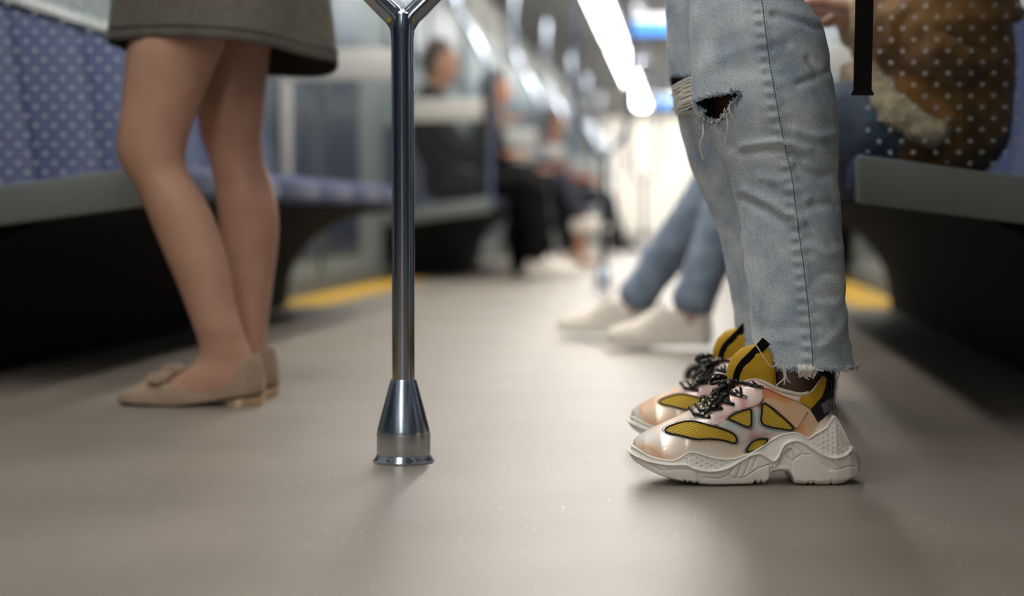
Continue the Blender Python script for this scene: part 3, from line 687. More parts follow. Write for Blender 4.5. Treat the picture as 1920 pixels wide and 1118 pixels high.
    bow('lace_loop', [(690, -.012, 425), (640, -.020, 452), (575, -.030, 478), (530, -.034, 510), (528, -.036, 545), (560, -.037, 556), (600, -.034, 520), (640, -.025, 470), (686, -.014, 430)])
    bow('lace_loop', [(690, -.010, 420), (650, -.022, 470), (590, -.033, 505), (552, -.038, 535), (560, -.039, 552), (588, -.036, 535), (630, -.028, 490), (690, -.012, 435)])
    bow('lace_loop', [(690, .004, 420), (660, -.004, 385), (610, -.010, 372), (575, -.012, 388), (558, -.012, 412), (585, -.008, 400), (630, -.004, 395), (690, 0, 425)])
    bow('lace_loop', [(695, .010, 420), (660, .018, 390), (600, .024, 385), (560, .026, 420), (590, .026, 440), (650, .018, 425), (695, .008, 430)])
    bow('lace_knot', [(650, -.008, 440), (680, -.018, 400), (708, -.012, 408), (712, -.002, 440), (690, -.010, 462), (655, -.020, 450), (662, -.024, 415), (700, -.022, 405)], .0026)
    bow('lace_knot', [(620, -.012, 430), (640, -.026, 402), (670, -.028, 420), (664, -.026, 470), (630, -.028, 500), (600, -.03, 490), (606, -.028, 450), (650, -.026, 430)], .0026)
    bow('lace_end', [(690, -.014, 435), (720, -.020, 448), (760, -.024, 440), (800, -.026, 446), (850, -.028, 442)])
    bow('lace_end', [(650, -.024, 460), (610, -.034, 520), (560, -.037, 560), (520, -.036, 590), (495, -.034, 606)])
    return up

def simple_shoe(parent, name, heel, d, ln, mt, sole_mt, label=None, low=False):
    """plain low trainer: heel = floor point, d = unit direction heel->toe"""
    d = Vector(d).normalized(); sd = ZV.cross(d)
    toe = Vector(heel) + d * ln
    def T(v): return toe - d * v[0] * (ln / .28) + sd * v[1] + ZV * v[2]
    def W(vf): return [T(v) for v in vf[0]], vf[1]
    wb = Tab([(0, .006), (.01, .022), (.03, .033), (.08, .043), (.14, .040), (.2, .033), (.25, .031), (.27, .022), (.279, .006)], False)
    zs = lambda x: np.asarray(x) * 0 + .018
    zt = Tab([(0, .028), (.01, .040), (.04, .052), (.08, .066), (.12, .086), (.15, .1), (.19, .086), (.22, .078), (.26, .086), (.272, .088), (.279, .06)])
    yt = Tab([(0, 0), (.09, 0), (.11, .012), (.15, .026), (.2, .028), (.25, .024), (.27, .013), (.279, 0)], False)
    U = Upper(wb, zs, zt, yt, 0, .279, 2.2, 2.0)
    up = obj(name, W(U.mesh(50, 12)), mt, parent, label=label); solidify(up, .004, 0)
    xs = np.concatenate([[0.0], np.linspace(.002, .278, 40), [.281]]); vs, fs = [], []
    hw = np.concatenate([[.003], wb(np.clip(xs[1:-1], .003, .277)) + .004, [.003]])
    ring = [(x - .002, -h) for x, h in zip(xs, hw)] + [(x - .002, h) for x, h in zip(xs[::-1], hw[::-1])]; m = len(ring)
    for z, g in ((0.0015, .985), (.005, 1), (.024, 1), (.027, .97)): vs += [(x, y * g, z + .012 * max(0, (.04 - x) / .04) * (z < .02)) for x, y in ring]
    for k in range(3):
        for i in range(m): j = (i + 1) % m; fs.append((k * m + i, k * m + j, (k + 1) * m + j, (k + 1) * m + i))
    fs.append(tuple(range(m))); fs.append(tuple(3 * m + i for i in range(m)))
    obj('sole', W((vs, fs)), sole_mt, up, sharp=50)
    for i in range(4):
        x = .10 + i * .014; z = float(zt(x)); y = float(yt(x)) + .008
        obj('lace', tube([T((x, -y, z - .004)), T((x - .003, 0, z + .006)), T((x, y, z - .004))], .003, 6), mt, up)
    obj('tongue', W(prism([(.105, .075), (.15, .122), (.158, .12), (.13, .07)], -.02, .02, .003)), mt, up)
    return up

# ------------------------------------------------------------------ people
def hand(wrist, d, back, thumb_side, curl=.5, s=1.0):
    """palm and five fingers as limbs; d = fingers direction, back = back-of-hand normal, thumb_side = +1/-1"""
    d = Vector(d).normalized(); back = Vector(back); back = (back - d * back.dot(d)).normalized(); sd = d.cross(back) * thumb_side
    w0 = Vector(wrist); out = [chain([(w0, .025 * s, .018 * s), (w0 + d * .04 * s, .036 * s, .015 * s), (w0 + d * .085 * s, .038 * s, .012 * s)], sd, 12, 3)]
    for i, (o_, ln) in enumerate(((.028, .072), (.0095, .08), (-.0095, .074), (-.028, .058))):
        p = w0 + d * .08 * s + sd * o_ * s; pts = [(p - d * .01, .0095 * s)]; a = curl * .5; r = .0092 * s
        for f_ in (.45, .32, .23):
            dr = d * math.cos(a) - back * math.sin(a); p = p + dr * ln * f_ * s; pts.append((p, r)); r *= .93; a += curl
        out.append(chain(pts, sd, 8, 3))
    p = w0 + d * .03 * s + sd * .028 * s; t = (d * .7 + sd * .7 - back * .35 * curl * 2).normalized()
    out.append(chain([(p - t * .01, .012 * s), (p + t * .035 * s, .0105 * s), (p + t * .06 * s + d * .008, .009 * s)], sd, 8, 3))
    return out
def head_parts(c, f, sd):
    """c = head centre, f = facing, sd = to its left"""
    c = Vector(c); f = Vector(f).normalized(); sd = Vector(sd)
    o = [chain([(c - ZV * .11 + f * .035, .035, .04), (c - ZV * .075 + f * .02, .056, .075), (c - ZV * .02 + f * .006, .070, .09), (c + ZV * .04, .076, .095), (c + ZV * .085 - f * .008, .06, .075)], sd, 20, 4)]
    o.append(chain([(c + ZV * .005 + f * .092, .009), (c - ZV * .022 + f * .106, .012), (c - ZV * .034 + f * .096, .015)], sd, 10, 3))
    for g in (-1, 1): o.append(chain([(c + sd * g * .072 - ZV * .03 - f * .005, .008, .014), (c + sd * g * .078 - f * .008, .008, .02), (c + sd * g * .076 + ZV * .02 - f * .012, .007, .016)], f, 8, 3))
    return o
def face(parent, c, f, sd, hair):
    c = Vector(c); f = Vector(f).normalized(); sd = Vector(sd)
    for g in (-1, 1): obj('eye', chain([(c + sd * g * .032 + f * .084 - sd * .006, .008), (c + sd * g * .032 + f * .084 + sd * .006, .008)], ZV, 10, 2), 'eye_dark', parent)
    obj('mouth', chain([(c - ZV * .062 + f * .088 - sd * .022, .005), (c - ZV * .062 + f * .094, .007), (c - ZV * .062 + f * .088 + sd * .022, .005)], ZV, 8, 3), 'lip', parent)
    hp = [chain([(c + ZV * .02 - f * .03, .082, .085), (c + ZV * .07 - f * .012, .080, .098), (c + ZV * .105 - f * .012, .058, .07)], sd, 20, 4),
          chain([(c - ZV * .06 - f * .055, .06, .04), (c + ZV * .03 - f * .04, .08, .065)], sd, 16, 3)]
    fused('hair', hp, hair, parent, .008, 3, .006, 30)

def seated(label, hx, hy, f, skin, hair, top_mt, leg_mt, shoe_mt, sole_mt, legs, arms, lean=-.05, seat=.44, voxel=.009, scale=1.0, group=None, cuff=None, headturn=0, shoes=True, hand_curl=.6):
    """f = +1/-1 facing along x; legs: two of (knee(fwd,lat,z), ankle(fwd,lat,z), toe dir or None); arms: two of (elbow, wrist)"""
    root = thing('person', (hx, hy, 0), label, 'person', group)
    def P(a, l, z): return Vector((hx + f * a, hy + l, z))
    fv = Vector((f, 0, 0)); sd = Vector((0, 1, 0))
    hz = seat + .095
    body, trs, tops = [], [], []
    torso = [(P(-.02, 0, hz - .02), .155, .10), (P(-.03, 0, hz + .10), .145, .095), (P(lean, 0, hz + .25), .15, .10), (P(lean - .01, 0, hz + .40), .165, .105), (P(lean, 0, hz + .48), .13, .08), (P(lean + .01, 0, hz + .52), .06, .06)]
    body.append(chain(torso, sd)); tops.append(chain([(p, a * 1.12, b * 1.15) for p, a, b in torso[:-1]] + [(torso[-1][0], .075, .075)], sd))
    hc = P(lean + .05, 0, hz + .68)
    body.append(chain([(P(lean + .01, 0, hz + .48), .06), (P(lean + .03, 0, hz + .60), .055)], sd))
    ft = Vector((f * math.cos(headturn), math.sin(headturn), 0)); fs_ = ZV.cross(ft)
    body += head_parts(hc, ft, fs_)
    for g, (kn, an, td) in zip((-1, 1), legs):
        K = P(*kn); A = P(*an); H = P(0.0, g * .09, hz - .01)
        body.append(chain([(H, .08), (H.lerp(K, .5), .07), (K, .052), (K.lerp(A, .3), .052), (K.lerp(A, .75), .036), (A, .034)], sd))
        dv = (A - K).normalized()
        trs.append(chain([(H, .094, .09), (H.lerp(K, .5), .084), (K, .068), (K.lerp(A, .35), .068), (K.lerp(A, .8), .056), (A - dv * .03, .058)], sd))
        if td is not None:
            td = Vector((td[0] * f, td[1], 0)).normalized(); hl = Vector((A.x, A.y, 0)) - td * .055
            body.append(chain([(A, .034), (hl + td * .06 + ZV * .06, .034), (hl + td * .14 + ZV * .04, .03, .022), (hl + td * .22 + ZV * .034, .03, .016)], ZV.cross(td), 12, 3))
    trs.append(chain([(P(-.03, 0, hz - .03), .165, .105), (P(-.03, 0, hz + .09), .158, .105)], sd))
    for g, (el, wr, hd) in zip((-1, 1), arms):
        S = P(lean, g * .17, hz + .43); E = P(*el); Wp = P(*wr)
        body.append(chain([(S, .045), (S.lerp(E, .5), .042), (E, .037), (E.lerp(Wp, .4), .036), (Wp, .024, .02)], sd))
        tops.append(chain([(S, .062), (S.lerp(E, .5), .056), (E, .053), (E.lerp(Wp, .5), .05), (E.lerp(Wp, .9), .042)], sd))
        hv = Vector((hd[0] * f, hd[1], hd[2])); body += hand(Wp, hv, ZV if abs(hv.z) < .8 else fv, 1 if (g * f) > 0 else -1, hand_curl)
    b = fused('body', body, skin, root, voxel * .75, 2); face(root, hc, ft, fs_, hair)
    fused('trousers', trs, leg_mt, root, voxel, 3, .012, 12); fused('top', tops, top_mt, root, voxel, 3, .02, 9)
    for g, (kn, an, td) in zip((-1, 1), legs):
        if td is not None and shoes:
            A = P(*an); td = Vector((td[0] * f, td[1], 0)).normalized(); hl = Vector((A.x, A.y, max(0, A.z - .085))) - td * .06
            simple_shoe(root, 'shoe', hl, td, .275, shoe_mt, sole_mt)
    return root, P
def standing_top(parent, c, f, hz, skin, hair, top_mt, voxel=.012):
    """pelvis upwards for a standing figure whose head is above the frame; returns limbs to fuse with the legs"""
    c = Vector(c); f = Vector(f).normalized(); sd = ZV.cross(f)
    def P(a, l, z): return c + f * a + sd * l + ZV * (z - c.z)
    torso = [(P(0, 0, hz), .16, .105), (P(0, 0, hz + .13), .135, .09), (P(-.005, 0, hz + .30), .15, .10), (P(-.01, 0, hz + .43), .165, .10), (P(0, 0, hz + .5), .12, .075), (P(.0, 0, hz + .54), .055, .055)]
    body = [chain(torso, sd), chain([(P(0, 0, hz + .5), .055), (P(.02, 0, hz + .61), .052)], sd)]
    tops = [chain([(P(0, 0, hz + .02), .185, .13)] + [(p, a * 1.12, b * 1.15) for p, a, b in torso[1:-1]] + [(torso[-1][0], .07, .07)], sd)]
    hc = P(.03, 0, hz + .70); body += head_parts(hc, f, sd)
    for g in (-1, 1):
        S, E, W_ = P(-.01, g * .175, hz + .46), P(.06, g * .23, hz + .19), P(.30, g * .13, hz + .24)
        body.append(chain([(S, .045), (S.lerp(E, .5), .042), (E, .036), (E.lerp(W_, .4), .034), (W_, .023)], sd)); body += hand(W_, f, ZV, g, .7)
        tops.append(chain([(S, .06), (E, .05), (E.lerp(W_, .9), .04)], sd))
    fused('top', tops, top_mt, parent, voxel, 3, .015, 8); face(parent, hc, f, sd, hair)
    return body
def outline_limb(rows, dn, depth, n=28, sub=4):
    """limb from its left/right outline: rows of (py, left px, right px); horizontal rings dn metres ahead, depth = ratio of depth to width"""
    c = crv(np.array([(q[0], q[1], q[2], q[3] if len(q) > 3 else (q[2] - q[1]) / 2 * dn / F * depth) for q in rows], float), sub); vs, fs = [], []
    for k, (py, l, r, hd) in enumerate(c):
        p = V((l + r) / 2, py, dn); hw = (r - l) / 2 * dn / F
        for j in range(n): a = 2 * PI * j / n; vs.append(p + R_ * (hw * math.cos(a)) - N_ * (hd * math.sin(a)))
    for i in range(len(c) - 1):
        for j in range(n): l = (j + 1) % n; fs.append((i * n + j, i * n + l, (i + 1) * n + l, (i + 1) * n + j))
    fs.append(tuple(range(n))[::-1]); fs.append(tuple((len(c) - 1) * n + j for j in range(n))); return vs, fs

# ---- the person in ripped jeans and chunky sneakers
DN, DF = 2.405, 2.745                                    # how far ahead the near and the far shoe stand
def shoe_frame(px, dn):
    sc = dn / F
    g = V(px, 700, dn); g = Vector((g.x, g.y, 0)); return g
p1 = thing('person', shoe_frame(1500, DN), 'person in ripped light jeans and chunky yellow and white sneakers, facing left', 'person')
o1 = shoe_frame(1187, DN - .02); o2 = shoe_frame(1184, DF - .0)
sneaker(p1, lambda v: o1 + R_ * v[0] + N_ * v[1] + ZV * (v[2] + .0008), 'near chunky sneaker with yellow mesh and iridescent panels')
sneaker(p1, lambda v: o2 + R_ * v[0] + N_ * v[1] + ZV * (v[2] + .0008), 'farther chunky sneaker, slightly out of focus')
NEAR = [(688, 1412, 1599), (670, 1411, 1595), (620, 1409, 1590), (560, 1405, 1587), (500, 1399, 1583), (450, 1394, 1580), (400, 1387, 1577), (360, 1378, 1575), (320, 1362, 1573), (280, 1341, 1572), (250, 1324, 1571), (225, 1309, 1570), (200, 1300, 1568), (170, 1298, 1563), (130, 1297, 1556), (90, 1296, 1550), (50, 1295, 1541), (20, 1294, 1522), (0, 1294, 1505), (-60, 1290, 1495), (-140, 1284, 1500), (-260, 1278, 1515), (-400, 1275, 1530)]
FAR = [(652, 1377, 1520), (630, 1379, 1520), (580, 1374, 1520), (520, 1364, 1518), (460, 1352, 1514), (400, 1333, 1508), (350, 1312, 1500), (300, 1291, 1490), (250, 1277, 1480), (215, 1270, 1475), (180, 1263, 1470), (145, 1255, 1466), (100, 1252, 1462), (50, 1250, 1455), (0, 1248, 1450), (-80, 1248, 1452), (-180, 1254, 1470), (-330, 1268, 1500)]
FOLDS = [([(1385, 290), (1420, 283), (1462, 290), (1490, 300)], -.004, 7), ([(1385, 278), (1440, 270), (1500, 284)], .003, 8), ([(1388, 375), (1430, 398), (1478, 432)], -.004, 9), ([(1392, 360), (1440, 384), (1490, 418)], .003, 9),
         ([(1420, 335), (1470, 350), (1500, 372)], .0025, 9), ([(1440, 40), (1480, 48), (1530, 60)], -.0035, 9), ([(1470, 100), (1510, 130), (1550, 150)], .0025, 9), ([(1500, 120), (1535, 160), (1560, 190)], -.003, 8),
         ([(1480, 165), (1520, 150), (1560, 128)], -.003, 7), ([(1475, 250), (1520, 262), (1565, 250)], .0025, 9), ([(1480, 320), (1530, 335), (1572, 322)], -.0025, 9), ([(1500, 460), (1540, 475), (1580, 465)], .0018, 9),
         ([(1350, 240), (1370, 300), (1384, 380)], .002, 10), ([(1510, 560), (1545, 570), (1585, 555)], .0015, 8), ([(1420, 440), (1440, 500), (1450, 560)], .0012, 14), ([(1530, 640), (1560, 620), (1585, 590)], .0018, 9),
         ([(1330, 230), (1350, 250), (1362, 280)], -.0025, 8), ([(1510, 385), (1550, 380), (1575, 390)], -.002, 8), ([(1515, 515), (1550, 508), (1582, 520)], -.0016, 8), ([(1410, 610), (1450, 615), (1490, 605)], -.001, 10)]
SEAM = crv([(-20, 1412), (0, 1414), (60, 1419), (130, 1428), (200, 1439), (260, 1452), (330, 1470), (400, 1480), (470, 1490), (540, 1499), (610, 1506), (690, 1511)], 8)
RIP1 = [(1301, 194), (1318, 188), (1345, 184), (1370, 180), (1372, 190), (1362, 203), (1352, 218), (1343, 230), (1325, 233), (1316, 226), (1314, 214), (1306, 206)]
RIP2 = [(1256, 147), (1275, 149), (1300, 150), (1302, 205), (1285, 212), (1272, 214), (1264, 190)]
def jeans_leg(rows, dn, lean, depth, near):
    c = crv(np.array(sorted(rows, key=lambda q: -q[0]), float), 16); n = 200; m = len(c)
    py = c[:, 0]; cx = (c[:, 1] + c[:, 2]) / 2; hw = (c[:, 2] - c[:, 1]) / 2
    th = np.linspace(0, 2 * PI, n, endpoint=False)
    PX = cx[:, None] + hw[:, None] * np.cos(th)[None]; PY = np.repeat(py[:, None], n, 1)
    disp = np.zeros_like(PX); front = np.clip(np.sin(th) * 1.6, 0, 1)[None]
    if near:
        for pl, amp, wd in FOLDS: disp += amp * 1.35 * np.exp(-(seg_dist(PX, PY, pl) / wd) ** 2) * front
        sx = np.interp(PY, SEAM[:, 0], SEAM[:, 1]); d = PX - sx
        disp += front * (.0020 * np.exp(-((d + 9) / 9) ** 2) * np.sin(PY / 22 * 2 * PI / 1.0) + .0014 * np.exp(-((d - 5) / 5) ** 2))
        disp += front * .0008 * np.exp(-((d - 14) / 10) ** 2) * np.sin(PY / 27 * 2 * PI + 1)
    rng = np.random.RandomState(3 if near else 5)
    for _ in range(26):                                   # broad soft folds all round
        a0, p0 = rng.uniform(0, 2 * PI), rng.uniform(-300, 660); la, lp = rng.uniform(.35, .9), rng.uniform(12, 30); k = rng.uniform(-60, 60)
        da = (th[None] - a0 + PI) % (2 * PI) - PI
        disp += rng.uniform(-.0035, .0035) * np.exp(-(da / la) ** 2 - ((PY - p0 - k * da) / lp) ** 2)
    hemwave = np.where(PY > 640, .002 * np.sin(th * 5 + 1)[None], 0); disp = disp + hemwave
    vs = []; cen = []
    for i in range(m):
        dd = dn + lean(py[i]); p = V(cx[i], py[i], dd); h = hw[i] * dd / F; cen.append((p, h))
        for j in range(n):
            ca, sa = math.cos(th[j]), math.sin(th[j]); e = h + disp[i, j]
            vs.append(p + R_ * (e * ca) - N_ * ((h * depth + disp[i, j]) * sa))
    rip = RIP1 if near else RIP2; fs = []
    for i in range(m - 1):
        for j in range(n):
            l = (j + 1) % n
            mx, my = PX[i, j] + (PX[i, l] - PX[i, j]) / 2, (py[i] + py[i + 1]) / 2
            if math.sin(th[j]) > (-.3 if near else -.2) and in_poly(mx, my, rip): continue
            fs.append((i * n + j, i * n + l, (i + 1) * n + l, (i + 1) * n + j))
    def surf(px, py_, off=.001):                          # point on the near side of the cloth
        i = int(np.argmin(abs(py - py_))); cc = np.clip((px - cx[i]) / hw[i], -1, 1); a = math.acos(cc); j = int(round(a / (2 * PI) * n)) % n
        p, h = cen[i]; e = h + disp[i, j] + off
        return p + R_ * (e * cc) - N_ * ((h * depth + disp[i, j] + off) * math.sqrt(max(0, 1 - cc * cc)))
    ring = lambda i: [vs[i * n + j] for j in range(n)]
    return (vs, fs), surf, ring(0), cen
lean_n = lambda py: .05 * np.clip((640 - py) / 900, 0, 1.2)
lean_f = lambda py: -.06 * np.clip((640 - py) / 900, 0, 1.2)
JN, surfN, hemN, cenN = jeans_leg(NEAR, DN, lean_n, .86, True)
JF, surfF, hemF, cenF = jeans_leg(FAR, DF, lean_f, .86, False)
hipc = (V(1395, -420, DN + .05) + V(1385, -350, DF - .06)) / 2; hipz = 1.0
hipc = Vector((hipc.x, hipc.y, .92))
PEL = chain([(hipc - ZV * .12, .20, .135), (hipc, .195, .135), (hipc + ZV * .12, .165, .115)], N_, 40, 6)
jo = obj('jeans', join(JN, JF, PEL), 'denim_light', p1, sharp=0); solidify(jo, .0012, -1)
obj('side_seam', tube([surfN(x, y, .0006) for y, x in SEAM if y > -15], .0007, 6), 'seam_thread', jo)
obj('side_seam', tube([surfN(x + 4, y, .0003) for y, x in SEAM if y > -15], .0004, 6), 'fray_blue', jo)
def thread(p, d, ln, curl, r=.00045, n=5):
    p = Vector(p); d = Vector(d).normalized(); pts = [p.copy()]
    for i in range(n): d = (d + Vector((random.gauss(0, curl), random.gauss(0, curl), random.gauss(0, curl)))).normalized(); p = p + d * ln / n; pts.append(p.copy())
    return tube(crv(pts, 2), r, 4)
def fringe(name, pts, mt, cnt, ln, outv, down=1.0, r=.00045):
    th = []
    for _ in range(cnt):
        i = random.randrange(len(pts)); p = Vector(pts[i]); o_ = outv(p) if outv else Vector((0, 0, 0))
        d = -ZV * down + o_ * random.uniform(.1, 1.0) + Vector((random.gauss(0, .5), random.gauss(0, .5), random.gauss(0, .25)))
        th.append(thread(p + ZV * .002, d, random.uniform(.35, 1) * ln, .45, r))
    o = obj(name, join(*th), mt, jo, sharp=0); o['kind'] = 'stuff'
for hem, cen, nc in ((hemN, cenN[0][0], 700), (hemF, cenF[0][0], 300)):
    ov = lambda p, c=cen: (Vector((p.x, p.y, 0)) - Vector((c.x, c.y, 0))).normalized()
    fringe('hem_fringe', hem, 'fray_blue', nc, .008, ov, .5); fringe('hem_fringe', hem, 'fray_white', nc // 3, .009, ov, .7)
def dense(poly, surf, closed=True): return [surf(x, y, .0005) for x, y in crv(poly, 8, closed)]
fringe('rip_fringe', dense(RIP1, surfN), 'fray_blue', 420, .0075, lambda p: -N_ + R_ * random.uniform(-.3, .3), .2)
fringe('rip_fringe', dense(RIP1[5:11], surfN, False), 'fray_white', 130, .009, lambda p: -N_ * .8 - R_ * .2, .1, .0005)
fringe('rip_fringe', dense(RIP2, surfF), 'fray_blue', 200, .007, lambda p: -N_ - R_, .3)
fringe('rip_fringe', dense([(1262, 200), (1272, 212), (1290, 214)], surfF, False), 'fray_white', 120, .012, lambda p: -N_ - R_, 1.2)
def strand(name, pts, mt, r=.0006): return obj(name, tube(crv([V(x, y, d) for x, y, d in pts], 6), r, 6), mt, jo)
# slack white warp threads across the far knee
for i in range(16):
    y = 152 + i * 3.6 + random.uniform(-1, 1); x0 = 1259 + i * .6
    strand('warp_thread', [(x0, y + 10, DF - .085), (1272, y + 2 + random.uniform(-2, 2), DF - .115), (1288, y - 5 + random.uniform(-2, 2), DF - .125), (1304, y - 10, DF - .13)], 'fray_white', random.uniform(.0008, .0016))
zd = DN - .12
for pts in ([(1318, 232, zd + .03), (1318, 252, zd), (1312, 270, zd - .002), (1316, 292, zd), (1318, 300, zd)], [(1366, 205, zd), (1374, 220, zd - .004), (1381, 236, zd)], [(1362, 216, zd), (1364, 240, zd - .004), (1357, 272, zd)]):
    strand('loose_thread', pts, 'fray_white', .0006)
zd = DN - .088
for pts in ([(1417, 646, zd), (1428, 664, zd - .004), (1440, 682, zd - .004), (1450, 688, zd - .002), (1457, 681, zd), (1449, 675, zd)], [(1466, 684, zd), (1469, 698, zd), (1470, 710, zd), (1460, 719, zd), (1456, 724, zd)], [(1468, 684, zd), (1472, 700, zd), (1471, 716, zd), (1470, 722, zd)],
            [(1477, 684, zd), (1473, 698, zd), (1476, 712, zd), (1482, 718, zd)], [(1498, 690, zd), (1508, 700, zd), (1510, 708, zd), (1517, 712, zd)], [(1525, 692, zd), (1535, 694, zd), (1544, 696, zd)]):
    strand('loose_thread', pts, 'fray_white', .0007)
for pts in ([(1559, 686, DN), (1562, 700, DN), (1559, 725, DN), (1561, 760, DN), (1565, 782, DN), (1570, 802, DN)], [(1576, 684, DN), (1573, 704, DN), (1566, 720, DN), (1562, 735, DN)], [(1533, 704, DN - .03), (1548, 712, DN), (1561, 720, DN), (1564, 745, DN), (1570, 780, DN)]):
    strand('loose_thread', pts, 'fray_dark', .0005)
# bundle at the hem by the seam
for _ in range(26):
    x = random.uniform(1496, 1522); strand('loose_thread', [(x, 684, zd + .004), (x + random.uniform(-4, 8), 692, zd - .002), (x + random.uniform(0, 10), 700 + random.uniform(-3, 5), zd + random.uniform(-.004, .004)), (x + random.uniform(-2, 12), 706 + random.uniform(-4, 5), zd)], 'fray_white', .0005)
# body inside the clothes
def leg_body(rows, dn, lean, foot_o, sc):
    mid = lambda y: V(float(np.interp(-y, [-r[0] for r in rows], [(r[1] + r[2]) / 2 for r in rows])), y, dn + lean(y))
    ank = foot_o + R_ * zx(1090) + ZV * .075
    return [chain([(ank + ZV * .01, .034, .038), (ank + ZV * .06, .032, .036), (mid(560).lerp(ank, .3), .036), (mid(420), .050), (mid(300), .048), (mid(190) - R_ * .012, .060), (mid(60), .062), (mid(-200), .080), (Vector((mid(-300).x, mid(-300).y, .88)), .088)], N_, 24, 5),
            chain([(ank, .034), (foot_o + R_ * zx(900) + ZV * .062, .033, .03), (foot_o + R_ * zx(600) + ZV * .048, .036, .02), (foot_o + R_ * zx(300) + ZV * .043, .032, .014)], N_, 14, 3)]
b1 = leg_body(NEAR, DN, lean_n, o1 + N_ * 0, 1) + leg_body(FAR, DF, lean_f, o2, 1)
b1 += standing_top(p1, (hipc.x, hipc.y, 0), -R_, .98, 'skin_deep', 'hair_dark', 'grey_knit')
fused('body', b1, 'skin_deep', p1, .007, 2)
# backpack whose loose strap hangs into the picture
bc = hipc + R_ * .30 + ZV * .38
bp = thing('backpack', (bc.x, bc.y, .5), 'black backpack strap hanging loose behind the ripped jeans', 'backpack')
A0 = V(1621, 0, DN + .06)
def bk(vf): return [bc + R_ * v[0] + N_ * v[1] + ZV * v[2] for v in vf[0]], vf[1]
obj('bag_body', bk(box(-.09, .09, -.15, .15, -.22, .24, .05, 4)), 'strap_black', bp); obj('front_pocket', bk(box(.07, .13, -.11, .11, -.19, .04, .025, 3)), 'strap_black', bp)
sp = [V(1617, 179, DN - .02), V(1618, 120, DN - .02), V(1620, 40, DN - .02), V(1622, -80, DN - .02), V(1626, -240, DN), bc + R_ * -.02 - N_ * .08 - ZV * .2]
vs, fs = [], []
cl = crv(sp, 8)
for i, p in enumerate(cl):
    p = Vector(p); hwid = .0118 * (1.22 if i < 2 else 1)
    for a, b in ((-1, -1), (1, -1), (1, 1), (-1, 1)): vs.append(p + R_ * a * hwid + N_ * b * .0016)
for i in range(len(cl) - 1):
    for k in range(4): l = (k + 1) % 4; fs.append((i * 4 + k, i * 4 + l, i * 4 + 4 + l, i * 4 + 4 + k))
fs += [(0, 1, 2, 3), tuple(len(vs) - 4 + k for k in range(4))]
obj('loose_strap', (vs, fs), 'strap_black', bp, sharp=30)

# ---- the person in the short skirt and ballet flats
WN, WF = 3.345, 3.50
p2 = thing('person', G(460, 755), 'bare-legged person in olive skirt and taupe ballet flats, facing left', 'person')
LN = [(752, 262, 488, .026), (742, 272, 489, .031), (730, 296, 490, .033), (715, 318, 488, .034), (702, 334, 486, .034), (690, 350, 483, .033), (678, 364, 478, .033), (665, 371, 472, .034), (650, 373, 466, .036), (635, 370, 460, .037), (615, 363, 454), (580, 350, 444), (540, 335, 437), (500, 318, 430), (460, 301, 419), (420, 284, 406), (380, 268, 388), (350, 254, 370), (330, 241, 356), (310, 227, 348), (290, 220, 347), (270, 219, 350), (240, 222, 359), (200, 228, 374), (150, 233, 393), (100, 238, 413), (60, 250, 425), (0, 265, 435), (-60, 275, 445), (-200, 285, 455)]
LFAR = [(738, 305, 508, .026), (726, 330, 509, .031), (712, 352, 509, .033), (700, 370, 508, .033), (688, 392, 507, .032), (675, 410, 505, .032), (662, 424, 503, .033), (648, 428, 500, .034), (620, 427, 501), (580, 424, 506), (540, 421, 511), (500, 418, 516), (460, 414, 521), (420, 410, 523), (380, 406, 519), (340, 401, 508), (310, 395, 498), (290, 389, 494), (270, 381, 491), (240, 373, 492), (200, 371, 496), (150, 380, 500), (100, 385, 505), (40, 390, 512), (-60, 395, 525), (-200, 400, 535)]
